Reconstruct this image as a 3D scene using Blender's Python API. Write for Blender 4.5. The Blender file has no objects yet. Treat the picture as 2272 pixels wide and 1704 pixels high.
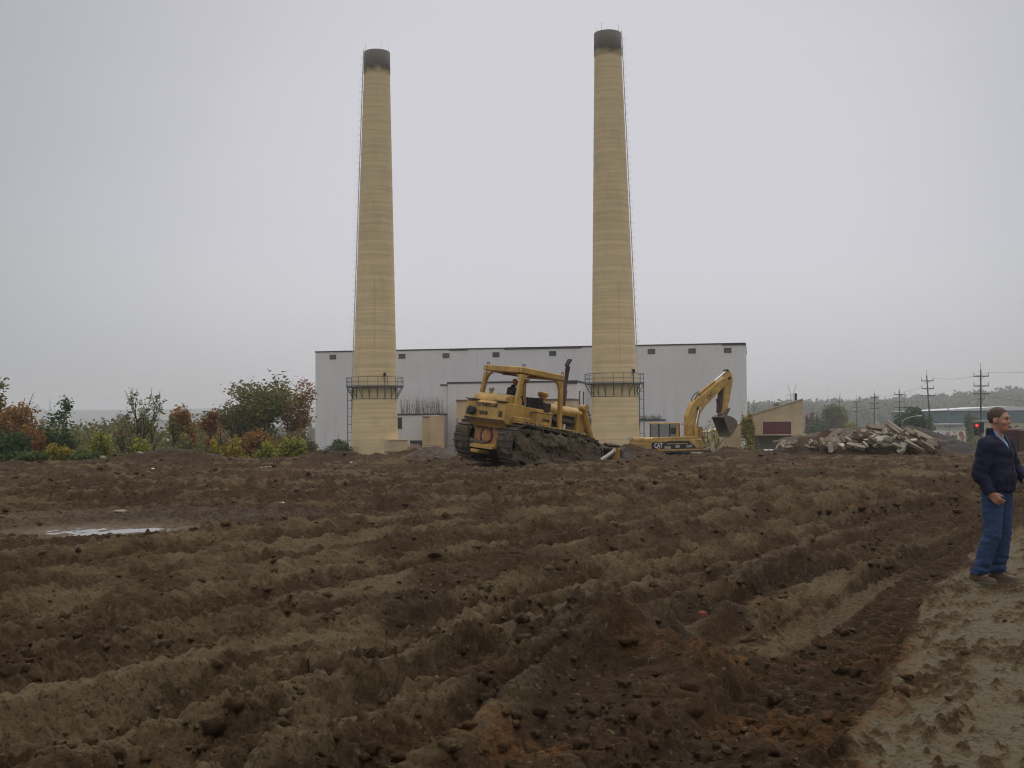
import bpy, math, random
import numpy as np
from mathutils import Matrix, Vector, Euler

SC = bpy.context.scene
COL = SC.collection
R = math.radians
# ------------------------------------------------------------------ camera
PITCH, ROLL, FPX = R(1.81), R(0.36), 2465.0       # focal length in pixels of the 2272 px wide photo
CAM = Vector((0, 0, 1.7))
cam_d = bpy.data.cameras.new("camera")
cam = bpy.data.objects.new("camera", cam_d)
COL.objects.link(cam)
CM = Matrix.Rotation(math.pi / 2 + PITCH, 3, 'X') @ Matrix.Rotation(-ROLL, 3, 'Z')
cam.location = CAM
cam.rotation_euler = CM.to_euler()
cam_d.sensor_width = 36
cam_d.lens = 36 * FPX / 2272
cam_d.clip_start = 0.1
cam_d.clip_end = 9000
SC.camera = cam


def P(px, py, Y):
    """Where the ground-plan depth Y is met along the line of sight through a pixel of the photograph."""
    d = CM @ Vector(((px - 1136) / FPX, -(py - 852) / FPX, -1))
    t = Y / d.y
    return CAM + d * t


def W(px, py, Y):      # the same for coordinates read in the 2212 px wide view
    return P(px * 1.0271, py * 1.0271, Y)


# ------------------------------------------------------------------ overcast sky, weak veiled sun, exposure
SUN_EL, SUN_ROT = R(58), R(25)
w = bpy.data.worlds.new("World")
SC.world = w
w.use_nodes = True
nt = w.node_tree
nt.nodes.clear()


def nd(t, kind, **kw):
    n = t.nodes.new(kind)
    for k, v in kw.items():
        setattr(n, k, v)
    return n


sky = nd(nt, 'ShaderNodeTexSky', sky_type='NISHITA', sun_disc=False, sun_elevation=SUN_EL, sun_rotation=SUN_ROT)
bgs = nd(nt, 'ShaderNodeBackground')
bgs.inputs[1].default_value = 0.008
nt.links.new(sky.outputs[0], bgs.inputs[0])
tc = nd(nt, 'ShaderNodeTexCoord')
dot = nd(nt, 'ShaderNodeVectorMath', operation='DOT_PRODUCT')
bright = Vector((0.06, 0.975, 0.15)).normalized()
dot.inputs[1].default_value = bright
nt.links.new(tc.outputs['Generated'], dot.inputs[0])
noi = nd(nt, 'ShaderNodeTexNoise')
noi.inputs['Scale'].default_value = 2.3
noi.inputs['Detail'].default_value = 3
mp = nd(nt, 'ShaderNodeMapping')
mp.inputs['Scale'].default_value = (1, 1, 3.0)
nt.links.new(tc.outputs['Generated'], mp.inputs[0])
nt.links.new(mp.outputs[0], noi.inputs['Vector'])
ad = nd(nt, 'ShaderNodeMath', operation='MULTIPLY_ADD')
ad.inputs[1].default_value = 0.035
nt.links.new(noi.outputs[0], ad.inputs[0])
nt.links.new(dot.outputs['Value'], ad.inputs[2])
rmp = nd(nt, 'ShaderNodeValToRGB')
cr = rmp.color_ramp
cr.interpolation = 'B_SPLINE'
cr.elements[0].position = 0.0
cr.elements[0].color = (0.43, 0.44, 0.46, 1)
cr.elements[1].position = 1.0
cr.elements[1].color = (0.575, 0.561, 0.595, 1)
for p_, c_ in ((0.80, (0.362, 0.364, 0.380, 1)), (0.90, (0.395, 0.396, 0.412, 1)), (0.955, (0.51, 0.503, 0.525, 1)), (0.985, (0.562, 0.55, 0.582, 1))):
    e = cr.elements.new(p_)
    e.color = c_
nt.links.new(ad.outputs[0], rmp.inputs[0])
bgc = nd(nt, 'ShaderNodeBackground')
bgc.inputs[1].default_value = 1.0
sepz = nd(nt, 'ShaderNodeSeparateXYZ')
nt.links.new(tc.outputs['Generated'], sepz.inputs[0])
zen = nd(nt, 'ShaderNodeMapRange', interpolation_type='SMOOTHSTEP')
for k_, v_ in ((1, .33), (2, .92), (3, 1.07), (4, 2.5)):
    zen.inputs[k_].default_value = v_
nt.links.new(sepz.outputs[2], zen.inputs[0])
hor = nd(nt, 'ShaderNodeMapRange', interpolation_type='SMOOTHSTEP')
for k_, v_ in ((1, .0), (2, .14), (3, .84), (4, 1.0)):
    hor.inputs[k_].default_value = v_
nt.links.new(sepz.outputs[2], hor.inputs[0])
zh = nd(nt, 'ShaderNodeMath', operation='MULTIPLY')
nt.links.new(zen.outputs[0], zh.inputs[0])
nt.links.new(hor.outputs[0], zh.inputs[1])
nt.links.new(zh.outputs[0], bgc.inputs[1])
nt.links.new(rmp.outputs[0], bgc.inputs[0])
addn = nd(nt, 'ShaderNodeAddShader')
nt.links.new(bgs.outputs[0], addn.inputs[0])
nt.links.new(bgc.outputs[0], addn.inputs[1])
wo = nd(nt, 'ShaderNodeOutputWorld')
nt.links.new(addn.outputs[0], wo.inputs[0])

sd = bpy.data.lights.new("sun", 'SUN')
sd.energy = 0.9
sd.angle = R(35)
sd.color = (1.0, 0.96, 0.9)
so = bpy.data.objects.new("sun", sd)
COL.objects.link(so)
so.rotation_euler = (math.pi / 2 - SUN_EL, 0, R(180) - SUN_ROT)
SC.view_settings.view_transform = 'Standard'
SC.view_settings.look = 'None'
SC.view_settings.exposure = 0
SC.view_settings.gamma = 1
SC.view_settings.use_curve_mapping = False
SC.cycles.max_bounces = 6
SC.cycles.volume_bounces = 3
SC.cycles.transparent_max_bounces = 8
SC.cycles.use_denoising = True
SC.cycles.filter_width = 1.1

# ------------------------------------------------------------------ noise
_rng = np.random.default_rng(5)
_perm = np.concatenate([_rng.permutation(256)] * 3)
_ang = _rng.random(256) * 2 * np.pi
_gx, _gy = np.cos(_ang), np.sin(_ang)


def pn(x, y, seed=0):
    xi = np.floor(x).astype(np.int64)
    yi = np.floor(y).astype(np.int64)
    fx, fy = x - xi, y - yi
    u = fx * fx * fx * (fx * (fx * 6 - 15) + 10)
    v = fy * fy * fy * (fy * (fy * 6 - 15) + 10)

    def g(ix, iy, dx, dy):
        h = _perm[_perm[(ix + seed * 17) & 255] + ((iy + seed * 31) & 255)]
        return _gx[h] * dx + _gy[h] * dy
    a = g(xi, yi, fx, fy)
    b = g(xi + 1, yi, fx - 1, fy)
    c = g(xi, yi + 1, fx, fy - 1)
    d = g(xi + 1, yi + 1, fx - 1, fy - 1)
    return 1.5 * ((a + (b - a) * u) + ((c + (d - c) * u) - (a + (b - a) * u)) * v)


def fbm(x, y, o=4, seed=0, gain=.5):
    s, a = 0, 1
    for i in range(o):
        s = s + a * pn(x * 2 ** i, y * 2 ** i, seed + i * 3)
        a *= gain
    return s


def billow(x, y, o=3, seed=0, gain=.5):
    s, a = 0, 1
    for i in range(o):
        s = s + a * (np.abs(pn(x * 2 ** i, y * 2 ** i, seed + i * 3)) * 2 - .5)
        a *= gain
    return s


def sst(a, b, x):
    t = np.clip((x - a) / (b - a), 0, 1)
    return t * t * (3 - 2 * t)


def n3(p, s, seed=0):      # cheap 3-D noise for lumps
    return (pn(p[:, 0] * s + p[:, 2] * s * .37, p[:, 1] * s - p[:, 2] * s * .61, seed)
            + pn(p[:, 1] * s + 7.7, p[:, 2] * s + p[:, 0] * s * .41, seed + 2)
            + pn(p[:, 2] * s - 3.1, p[:, 0] * s - p[:, 1] * s * .53, seed + 4)) / 2


# ------------------------------------------------------------------ the lie of the land
def rut_s(y):
    return .4 * y + .008 * y * y


def rut_u(x, y):
    """Across-track coordinate: the ruts fan out, steeper towards the left."""
    x1 = x - rut_s(y)
    g = 9 * np.tanh(y / 9) * .05
    u = (x1 + g) / (1 - g)
    u = np.where(u < -8, x1 - 7 * g, u)
    return np.where(x1 > -1, x1, u)


PUD = (-6.45, 17.5)


def land(x, y, detail=True):
    """Height and soil mix of the site: returns z, clay, rust, dark, veg, wet."""
    x = np.asarray(x, float)
    y = np.asarray(y, float)
    r = np.hypot(x, y)
    ed = 49 + 20 * sst(9, 15, x) - 4 * sst(-8, -20, x) + 1.6 * pn(x * .21, y * 0 + 3.3, 9) + .8 * pn(x * .7, y * 0 + 1.3, 4)
    behind = sst(0, 1, (y - ed) / 11)
    back = sst(-5, -60, y)
    z = -2.7 * behind
    az = x / np.maximum(np.abs(y), 1)
    rt = sst(.12, .24, az)
    z = z - behind * sst(110, 300, y) * (5.5 * rt + 9 * (1 - rt))
    z = z + sst(850, 1350, y) * rt * (14 + 16 * sst(.33, .5, az) + 5 * pn(x * .0036, y * .0025, 6))
    z = z + sst(2600, 3900, r) * (56 + 9 * pn(x * .0012, y * .0009, 3)) * (1 - .6 * rt)
    near = (r < 95)
    clay = np.zeros_like(x)
    rust = np.zeros_like(x)
    dark = np.zeros_like(x)
    veg = np.maximum(behind * sst(58, 75, y) * (.8 + .4 * pn(x * .05, y * .05, 2)), back * 0)
    veg = np.maximum(veg, sst(50, 90, np.hypot(x, np.minimum(y, 0))) * .9)
    wet = np.zeros_like(x)
    i = np.nonzero(near)[0] if x.ndim else None
    if i is not None and len(i):
        X, Y = x[i], y[i]
        wv = fbm(X * .22, Y * .22, 3, 1)
        u = rut_u(X, Y) + .22 * wv + .13 * pn(X * .8, Y * .8, 5)
        v = Y * 1.08
        ri = r[i]
        res = lambda fq: np.clip((1 / fq) / (.0023 * ri * 3.2) - .15, 0, 1)      # drop what the sheet is too coarse to carry
        cl_edge = -.76 - .115 * (Y - 6) + .16 * pn(Y * .9, Y * 0 + 2.7, 15) + .10 * pn(X * 2.7, Y * 2.7, 16)
        ct = sst(cl_edge - .10, cl_edge + .13, u) * sst(17.2, 15.5, Y - .5 * (u - cl_edge))   # the packed clay track on the right
        farl0 = sst(13, 26, Y)
        F = sst(52, 14, Y)
        # long parallel ruts
        an = pn(u * .95 + .3, v * .07, 11) + .6 * pn(u * 2.1, v * .13, 12) + .3 * pn(u * 4.4, v * .25, 13)
        an2 = 1 - np.abs(pn(u * .8 + 2.2, v * .06, 14)) * 2.6
        rough = (1 - .93 * ct)
        rid = lambda q: np.clip(1 - np.abs(q) * 2.2, 0, 1) ** 1.3
        hz = .05 * an + (.05 + .06 * sst(8, 15, Y)) * F * (rid(pn(u * .85 + .7, v * .055, 18)) - .35) + .055 * (rid(pn(u * 1.9, v * .09, 19)) - .35) + .03 * an2 * farl0
        # strips of dark crumbled soil between strips of smoother pressed clay, drawn out along the ruts
        lump = sst(-.16, .34, pn(u * .85, v * .17, 50) + .5 * pn(X * 1.2, Y * 1.2, 51) + .35 * pn(X * 3.1, Y * 3.1, 52) + .10)
        rdg = np.zeros_like(X)
        # squeezed-up clay ridges close to the camera
        for (u0, wd, hh, y0, y1, sd) in ((-3.36, .21, .24, 3, 10, 21), (-4.15, .23, .27, 3, 12, 22), (-5.45, .30, .27, 4, 14, 23), (-4.8, .16, .12, 5, 13, 33),
                                         (-6.5, .30, .20, 4, 17, 24), (-7.7, .34, .22, 5, 20, 25), (-9.1, .38, .20, 5, 24, 26), (-10.5, .3, .14, 6, 26, 32),
                                         (-11.6, .42, .19, 7, 28, 27), (-3.0, .12, .10, 9, 17, 28), (-1.42, .08, .07, 9.5, 17, 29),
                                         (-13.4, .45, .17, 9, 30, 30), (-15.4, .5, .17, 10, 32, 31)):
            c0 = u0 + .26 * pn(v * .33, v * 0 + sd, sd) - .09 * pn(v * 1.0, v * 0 + sd + .5, sd)
            lmp = np.clip(.85 + .32 * pn(v * 2.1, u * .9 + sd, sd + 2) + .45 * pn(v * .28, v * 0 + sd, sd + 1), .3, 1.4)
            prof = np.exp(-np.abs((u - c0) / (wd * (.85 + .3 * pn(v * 1.6, v * 0 + sd, sd + 3)))) ** 2.6)
            env = sst(y0 - 1, y0 + .5, Y) * sst(y1 + 7, y1 - 4, Y)
            hz = hz + .70 * hh * prof * lmp * env * (1 + .25 * pn(X * 3.3, Y * 3.3, 17) * res(3.3) - .16 * np.abs(pn(v * 2.6 + u, u * 1.5, 35)))
            trough = np.exp(-((u - c0 - wd * 1.9) / (wd * .8)) ** 2)
            hz = hz - .075 * trough * env * np.clip(lmp, 0, 1)
            rdg = np.maximum(rdg, prof * env * np.clip(lmp * 1.3, 0, 1))
        # big dark mound of spoil between the tracks, and the two brown lumps behind it
        for (mx, my, sx, sy, hh, sd) in ((.70, 7.5, .58, .85, .56, 1), (.15, 6.3, .5, .5, .16, 2), (-.55, 11.3, .5, .42, .22, 3), (.15, 12.3, .5, .5, .16, 4),
                                         (1.62, 9.0, .30, .7, .20, 5), (3.0, 11.9, .35, .6, .18, 6), (-1.0, 9.3, .5, .45, .17, 7), (2.35, 11.0, .3, .8, .15, 8)):
            dd = ((X - mx) / sx) ** 2 + ((Y - my) / sy) ** 2
            g = np.exp(-dd ** 1.1) * (1 + .35 * pn(X * 2.3, Y * 2.3, 30 + sd))
            hz = hz + .72 * hh * g
            dark[i] = np.maximum(dark[i], sst(.15, .6, g))
            if sd in (3, 4):
                rust[i] = np.maximum(rust[i], .45 * sst(.3, .7, g))
        # crawler prints across the dark track beside the clay
        tk = sst(cl_edge - 1.45, cl_edge - 1.25, u) * sst(cl_edge - .02, cl_edge - .14, u) * sst(19, 15, Y)
        hz = hz * (1 - .6 * tk) + tk * (-.06 + .045 * np.sin(v * 2 * np.pi / .23 + 2.2 * pn(X * 1.2, Y * 1.2, 8)) * (.6 + .6 * pn(X * .8, Y * .8, 3)))
        dark[i] = np.maximum(dark[i], tk * (.55 + .4 * pn(X * 1.1, Y * 1.1, 44)))
        rust[i] = np.maximum(rust[i], sst(.05, .4, pn(X * .9 + 4, Y * 1.3, 41) + .45 * np.exp(-((X - 1.45) / .8) ** 2 - ((Y - 6.5) / .8) ** 2)) * sst(11, 7, Y) * sst(-4.2, -3, u) * sst(cl_edge + .25, cl_edge - .1, u))
        strip = sst(-2.72, -2.55, u) * sst(-2.12, -2.26, u) * sst(7.6, 8.4, Y) * sst(13, 11.5, Y)
        hz = hz * (1 - .7 * strip) - .03 * strip
        lump = lump * (1 - .9 * strip)
        # lumps, clods and crumbs
        farl = sst(13, 26, Y)
        bl = billow(X * 1.1, Y * 1.1, 2, 60, .5)
        ww = .06 * pn(X * 5, Y * 5, 2)
        XS, YS = X - .8 * hz + ww, Y + 1.3 * hz - ww          # so that crumbs do not smear down the steep faces
        b4 = billow(XS * 3.7, YS * 3.7, 1, 63) * res(3.7)
        b8 = billow(XS * 7.3, YS * 7.3, 1, 64) * res(7.3)
        b15 = billow(XS * 14.7, YS * 14.7, 1, 65) * res(14.7)
        b30 = pn(XS * 27, YS * 27, 66) * res(27)
        hz = hz + rough * ((.026 + .04 * farl) * bl + (.020 + .026 * lump + .045 * farl) * b4 + (.020 + .024 * lump + .03 * farl) * b8 + (.011 + .019 * lump) * b15 + (.005 + .009 * lump) * b30 + .02 * lump)
        hz = hz + .13 * farl * fbm(X * .17, Y * .3, 3, 70) * rough
        # heaps along the far edge
        eg = np.exp(-((Y - (ed[i] - 2.0)) / 2.6) ** 2)
        hz = hz + eg * (.02 + .15 * fbm(X * .4, Y * .4, 3, 72)) - .55 * sst(8, 14, X) * sst(44, 62, Y)
        for (mx, my, sx, sy, hh) in ((-14.6, 46, 2.2, 1.5, .5), (-8.2, 48.5, 1.6, 1.2, .25), (-3.9, 49, 1.2, 1.2, .42), (5.4, 49.5, 1.2, 1.4, .62), (9.6, 52, 1.2, 1.2, .42), (11.8, 54, 1.6, 1.2, .30),
                                     (14.6, 59, 2.4, 2.0, .30), (19.2, 62, 3.6, 2.4, .95), (16.6, 61, 1.8, 1.8, .6), (22.0, 61, 1.6, 1.8, .6)):
            g = np.exp(-((X - mx) / sx) ** 2 - ((Y - my) / sy) ** 2)
            hz = hz + hh * g * (1 + .3 * pn(X * 1.3, Y * 1.3, 75))
            dark[i] = np.maximum(dark[i], .7 * sst(.2, .7, g))
        # clay track: nearly flat, smeared lengthwise
        hz = hz * (1 - .78 * ct) + ct * (.028 * pn(u * 2.2, v * .3, 80) + .016 * pn(u * 6, v * .7, 83) + .018 * fbm(X * 3, Y * 3, 2, 81) + .008 * billow(X * 11, Y * 11, 1, 82) * res(11) - .03)
        crumbs = sst(.10, .42, .7 * pn(u * 2.6, v * 1.1, 84) + .6 * pn(u * 7.5, v * 3.2, 85) + .6 * pn(X * 14, Y * 12, 89) + .22 * sst(1.2, 0, u - cl_edge) - .10)
        hz = hz + ct * crumbs * (.022 + .02 * b8 + .022 * b15)
        # shallow pools on the left
        pd = ((X - PUD[0]) / 1.9) ** 2 + ((Y - PUD[1]) / 1.35) ** 2
        pm = np.exp(-pd ** 1.5)
        hz = hz * (1 - .84 * pm) - .035 * pm
        pw = np.exp(-(((X + 6.2) / 3.4) ** 2 + ((Y - 19.6) / 1.7) ** 2) ** 2)
        hz = hz * (1 - .25 * pw)
        wet[i] = np.maximum(pm * .9, pw * .7)
        # hard standing pad for the dozer's tracks and the man
        z[i] = z[i] + hz * sst(95, 75, r[i]) * (1 - .6 * behind[i])
        low = sst(.0, .45, pn(u * .8 + 5, v * .09, 90) + .45 * pn(X * .5, Y * .5, 91) + .2 * pn(X * 2, Y * 2, 92))
        nearclay = sst(20, 9, Y + .6 * X)
        clay[i] = np.clip(np.maximum(clay[i] * (.75 + .5 * pn(X * 1.4, Y * 1.4, 93)), low * (.28 + .5 * nearclay)), 0, 1) * (1 - .9 * dark[i]) * (1 - .72 * lump)
        clay[i] = np.maximum(clay[i], rdg * (.42 + .6 * pn(X * 1.1 + 3, Y * 1.1, 36)))
        clay[i] = np.maximum(clay[i] * (1 - .5 * tk), .9 * strip)
        farclay = sst(.05, .5, pn(X * .3 + 9, Y * .75, 95) + .5 * pn(X * 1.3, Y * 2, 96) + .5 * pn(X * 4, Y * 4, 97)) * farl
        clay[i] = np.maximum(clay[i] * (1 - .45 * sst(16, 34, Y)), .5 * farclay * (1 - dark[i]))
        clay[i] = clay[i] * (1 - ct) + ct * (1.35 - 1.15 * crumbs - .15 * sst(0, .5, pn(u * 5, v * .5, 97)))
        clay[i] = np.maximum(clay[i] * (1 - .4 * pm), .62 * pm)
        clay[i] *= (1 - .8 * behind[i])
        rust[i] = np.maximum(rust[i] * (1 - .0 * ct), .5 * sst(.35, .6, pn(X * .35, Y * .6, 98)) * farl)
        rust[i] = np.maximum(rust[i], ct * .3 * sst(.25, .5, pn(X * 1.2, Y * 1.2, 99)) * sst(cl_edge + .9, cl_edge, u) * sst(8.5, 6.5, Y))
    return z, clay, rust, dark, np.clip(veg, 0, 1), wet


def H(x, y):
    return float(land(np.array([x]), np.array([y]))[0][0])


# ------------------------------------------------------------------ object helpers
def link(name, me, m=None, parent=None):
    o = bpy.data.objects.new(name, me)
    COL.objects.link(o)
    if m is not None:
        o.data.materials.append(m)
    if parent is not None:
        o.parent = parent
    return o


def tag(o, label=None, cat=None, group=None, kind=None):
    if label:
        o['label'] = label
    if cat:
        o['category'] = cat
    if group:
        o['group'] = group
    if kind or (cat and label):
        o['kind'] = kind or 'thing'
    return o


def empty(name, loc, rz=0, label=None, cat=None, group=None, rot=None):
    o = bpy.data.objects.new(name, None)
    COL.objects.link(o)
    o.location = loc
    o.rotation_euler = rot if rot is not None else (0, 0, rz)
    o.empty_display_size = .2
    return tag(o, label, cat, group)


def arr_mesh(name, V, F, smooth=False):
    """V (n,3), F (m,k) arrays."""
    me = bpy.data.meshes.new(name)
    V = np.asarray(V, np.float32)
    F = np.asarray(F, np.int32)
    k = F.shape[1]
    me.vertices.add(len(V))
    me.vertices.foreach_set("co", V.ravel())
    me.loops.add(F.size)
    me.loops.foreach_set("vertex_index", F.ravel())
    me.polygons.add(len(F))
    me.polygons.foreach_set("loop_start", np.arange(len(F), dtype=np.int32) * k)
    me.polygons.foreach_set("loop_total", np.full(len(F), k, np.int32))
    me.update(calc_edges=True)
    me.validate()
    if smooth:
        me.polygons.foreach_set("use_smooth", np.ones(len(me.polygons), bool))
    return me


class MB:
    """Collects simple solids; build() links them as ONE mesh object."""

    def __init__(s):
        s.v, s.f, s.sm = [], [], []

    def add(s, V, F, smooth=False, M=None):
        b = len(s.v)
        for p in V:
            p = Vector(p)
            s.v.append(tuple(M @ p) if M is not None else tuple(p))
        for f in F:
            s.f.append(tuple(i + b for i in f))
            s.sm.append(smooth)
        return s

    def box(s, x0, x1, y0, y1, z0, z1, bev=0, M=None, taper=0):
        if x0 > x1: x0, x1 = x1, x0
        if y0 > y1: y0, y1 = y1, y0
        if z0 > z1: z0, z1 = z1, z0
        if bev <= 0:
            t = taper
            V = [(x0, y0, z0), (x1, y0, z0), (x1, y1, z0), (x0, y1, z0), (x0 + t, y0 + t, z1), (x1 - t, y0 + t, z1), (x1 - t, y1 - t, z1), (x0 + t, y1 - t, z1)]
            F = [(0, 3, 2, 1), (4, 5, 6, 7), (0, 1, 5, 4), (1, 2, 6, 5), (2, 3, 7, 6), (3, 0, 4, 7)]
            return s.add(V, F, False, M)
        b = min(bev, (x1 - x0) * .45, (y1 - y0) * .45, (z1 - z0) * .45)
        V, idx = [], {}
        for sx in (0, 1):
            for sy in (0, 1):
                for sz in (0, 1):
                    X, Y, Z = (x0, x1)[sx], (y0, y1)[sy], (z0, z1)[sz]
                    dx, dy, dz = (b, -b)[sx], (b, -b)[sy], (b, -b)[sz]
                    for a in range(3):
                        idx[sx, sy, sz, a] = len(V)
                        V.append((X if a == 0 else X + dx, Y if a == 1 else Y + dy, Z if a == 2 else Z + dz))
        q = lambda a, *c: tuple(idx[k + (a,)] for k in c)
        F = []
        for sd in (0, 1):
            F.append(q(0, (sd, 0, 0), (sd, 1, 0), (sd, 1, 1), (sd, 0, 1)))
            F.append(q(1, (0, sd, 0), (1, sd, 0), (1, sd, 1), (0, sd, 1)))
            F.append(q(2, (0, 0, sd), (1, 0, sd), (1, 1, sd), (0, 1, sd)))
        for a in (0, 1):
            for c in (0, 1):
                F.append((idx[0, a, c, 1], idx[1, a, c, 1], idx[1, a, c, 2], idx[0, a, c, 2]))
                F.append((idx[a, 0, c, 0], idx[a, 1, c, 0], idx[a, 1, c, 2], idx[a, 0, c, 2]))
                F.append((idx[a, c, 0, 0], idx[a, c, 1, 0], idx[a, c, 1, 1], idx[a, c, 0, 1]))
        for k in [(a, c, d) for a in (0, 1) for c in (0, 1) for d in (0, 1)]:
            F.append((idx[k + (0,)], idx[k + (1,)], idx[k + (2,)]))
        return s.add(V, F, False, M)

    def prism(s, poly, axis, a, b, M=None, bev=0):
        """poly: 2-D outline; axis 'y': points are (x,z) swept y=a..b; 'z': (x,y); 'x': (y,z)."""
        def mk(p, t):
            return {'y': (p[0], t, p[1]), 'z': (p[0], p[1], t), 'x': (t, p[0], p[1])}[axis]
        n = len(poly)
        if bev:
            c = (sum(p[0] for p in poly) / n, sum(p[1] for p in poly) / n)
            def sh(p):
                d = Vector((c[0] - p[0], c[1] - p[1]))
                d = d.normalized() * bev
                return (p[0] + d.x, p[1] + d.y)
            ins = [sh(p) for p in poly]
            rings = [[mk(p, a) for p in ins], [mk(p, a + bev) for p in poly], [mk(p, b - bev) for p in poly], [mk(p, b) for p in ins]]
        else:
            rings = [[mk(p, a) for p in poly], [mk(p, b) for p in poly]]
        V = [p for r_ in rings for p in r_]
        F = []
        for k in range(len(rings) - 1):
            for i in range(n):
                j = (i + 1) % n
                F.append((k * n + i, k * n + j, (k + 1) * n + j, (k + 1) * n + i))
        F.append(tuple(range(n - 1, -1, -1)))
        F.append(tuple((len(rings) - 1) * n + i for i in range(n)))
        return s.add(V, F, False, M)

    def tube(s, pts, rad, n=8, cap=True, M=None, smooth=True):
        pts = [Vector(p) for p in pts]
        if not isinstance(rad, (list, tuple)):
            rad = [rad] * len(pts)
        V, F = [], []
        up = None
        for i, p in enumerate(pts):
            d = (pts[min(i + 1, len(pts) - 1)] - pts[max(i - 1, 0)])
            if d.length < 1e-9:
                d = Vector((0, 0, 1))
            d.normalize()
            if up is None:
                up = Vector((0, 0, 1)) if abs(d.z) < .9 else Vector((1, 0, 0))
            a = d.cross(up)
            if a.length < 1e-4:
                a = d.cross(Vector((0, 1, .3)))
            a.normalize()
            b = a.cross(d).normalized()
            up = b
            for k in range(n):
                t = 2 * math.pi * k / n
                V.append(p + (a * math.cos(t) + b * math.sin(t)) * rad[i])
        for i in range(len(pts) - 1):
            for k in range(n):
                j = (k + 1) % n
                F.append((i * n + k, (i + 1) * n + k, (i + 1) * n + j, i * n + j))
        s.add(V, F, smooth, M)
        if cap:
            s.add(V[:n], [tuple(range(n))], False, M)
            s.add(V[-n:], [tuple(range(n - 1, -1, -1))], False, M)
        return s

    def lathe(s, prof, n=24, M=None, smooth=True, cap=True):
        V, F = [], []
        for (r_, z) in prof:
            for k in range(n):
                t = 2 * math.pi * k / n
                V.append((r_ * math.cos(t), r_ * math.sin(t), z))
        for i in range(len(prof) - 1):
            for k in range(n):
                j = (k + 1) % n
                F.append((i * n + k, i * n + j, (i + 1) * n + j, (i + 1) * n + k))
        s.add(V, F, smooth, M)
        if cap:
            if prof[0][0] > 1e-6: s.add(V[:n], [tuple(range(n - 1, -1, -1))], False, M)
            if prof[-1][0] > 1e-6: s.add(V[-n:], [tuple(range(n))], False, M)
        return s

    def build(s, name, m=None, parent=None, loc=None):
        me = bpy.data.meshes.new(name)
        me.from_pydata(s.v, [], s.f)
        me.polygons.foreach_set("use_smooth", s.sm)
        me.update()
        import bmesh
        bm = bmesh.new()
        bm.from_mesh(me)
        bmesh.ops.recalc_face_normals(bm, faces=bm.faces)
        bm.to_mesh(me)
        bm.free()
        o = link(name, me, m, parent)
        if loc is not None:
            o.location = loc
        return o


def text_mesh(name, body, size, m, parent, M, ext=.004, bold=False, xs=1.0):
    """Lettering as real flat raised letters; M places the local x (reading) / y (up) plane."""
    cu = bpy.data.curves.new(name, 'FONT')
    cu.body = body
    cu.size = size
    cu.extrude = ext
    cu.align_x = 'CENTER'
    cu.align_y = 'CENTER'
    if bold:
        cu.offset = size * .022
    tmp = bpy.data.objects.new("tmp_text", cu)
    COL.objects.link(tmp)
    dg = bpy.context.evaluated_depsgraph_get()
    me = bpy.data.meshes.new_from_object(tmp.evaluated_get(dg))
    bpy.data.objects.remove(tmp)
    bpy.data.curves.remove(cu)
    me.name = name
    me.transform(M @ Matrix.Diagonal((xs, 1, 1, 1)))
    me.materials.clear()
    return link(name, me, m, parent)


def nets(fn, lo, hi, h, blk=4):
    """Surface of fn < 0 as quads (dual grid), evaluated only near the surface."""
    lo = np.array(lo, float)
    n = (np.ceil((np.array(hi) - lo) / h / blk).astype(int)) * blk
    nb = n // blk
    cc = [lo[a] + (np.arange(nb[a]) + .5) * h * blk - h * .5 for a in range(3)]
    G = np.stack(np.meshgrid(*cc, indexing='ij'), -1).reshape(-1, 3)
    C = fn(G).reshape(nb)
    act = np.abs(C) < h * blk * 1.35
    up = lambda A: A.repeat(blk, 0).repeat(blk, 1).repeat(blk, 2)
    Fv = up(C).astype(float)
    ix = np.argwhere(up(act))
    Fv[ix[:, 0], ix[:, 1], ix[:, 2]] = fn(lo + ix * h)
    S = Fv < 0
    m = tuple(k - 1 for k in n)
    acc = np.zeros(m + (3,), np.float32)
    cnt = np.zeros(m, np.float32)
    sl = lambda A, o: A[o[0]:o[0] + m[0], o[1]:o[1] + m[1], o[2]:o[2] + m[2]]
    cor = [(a, b, c) for a in (0, 1) for b in (0, 1) for c in (0, 1)]
    for a in cor:
        for ax in range(3):
            if a[ax] == 0:
                b = list(a)
                b[ax] = 1
                fa, fb = sl(Fv, a), sl(Fv, b)
                mm = sl(S, a) != sl(S, b)
                t = np.where(mm, fa / np.where(fa == fb, 1, fa - fb), 0)
                for k in range(3):
                    acc[..., k] += np.where(mm, a[k] + (t if k == ax else 0), 0)
                cnt += mm
    use = cnt > 0
    idx = np.full(m, -1, np.int64)
    wh = np.argwhere(use)
    idx[use] = np.arange(len(wh))
    V = lo + (wh + acc[use] / cnt[use][:, None]) * h
    Q = []
    for ax in range(3):
        o1, o2 = (ax + 1) % 3, (ax + 2) % 3
        a = S
        b = np.roll(S, -1, ax)
        ch = a != b
        e = np.argwhere(ch)
        ok = (e[:, ax] < m[ax]) & (e[:, o1] >= 1) & (e[:, o2] >= 1) & (e[:, o1] < m[o1]) & (e[:, o2] < m[o2])
        e = e[ok]
        sg = a[e[:, 0], e[:, 1], e[:, 2]]
        def cell(d1, d2):
            c = e.copy()
            c[:, o1] += d1
            c[:, o2] += d2
            return idx[c[:, 0], c[:, 1], c[:, 2]]
        q = np.stack([cell(-1, -1), cell(0, -1), cell(0, 0), cell(-1, 0)], 1)
        q[~sg] = q[~sg][:, ::-1]
        Q.append(q)
    Q = np.concatenate(Q)
    Q = Q[(Q >= 0).all(1)]
    return V, Q


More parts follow.
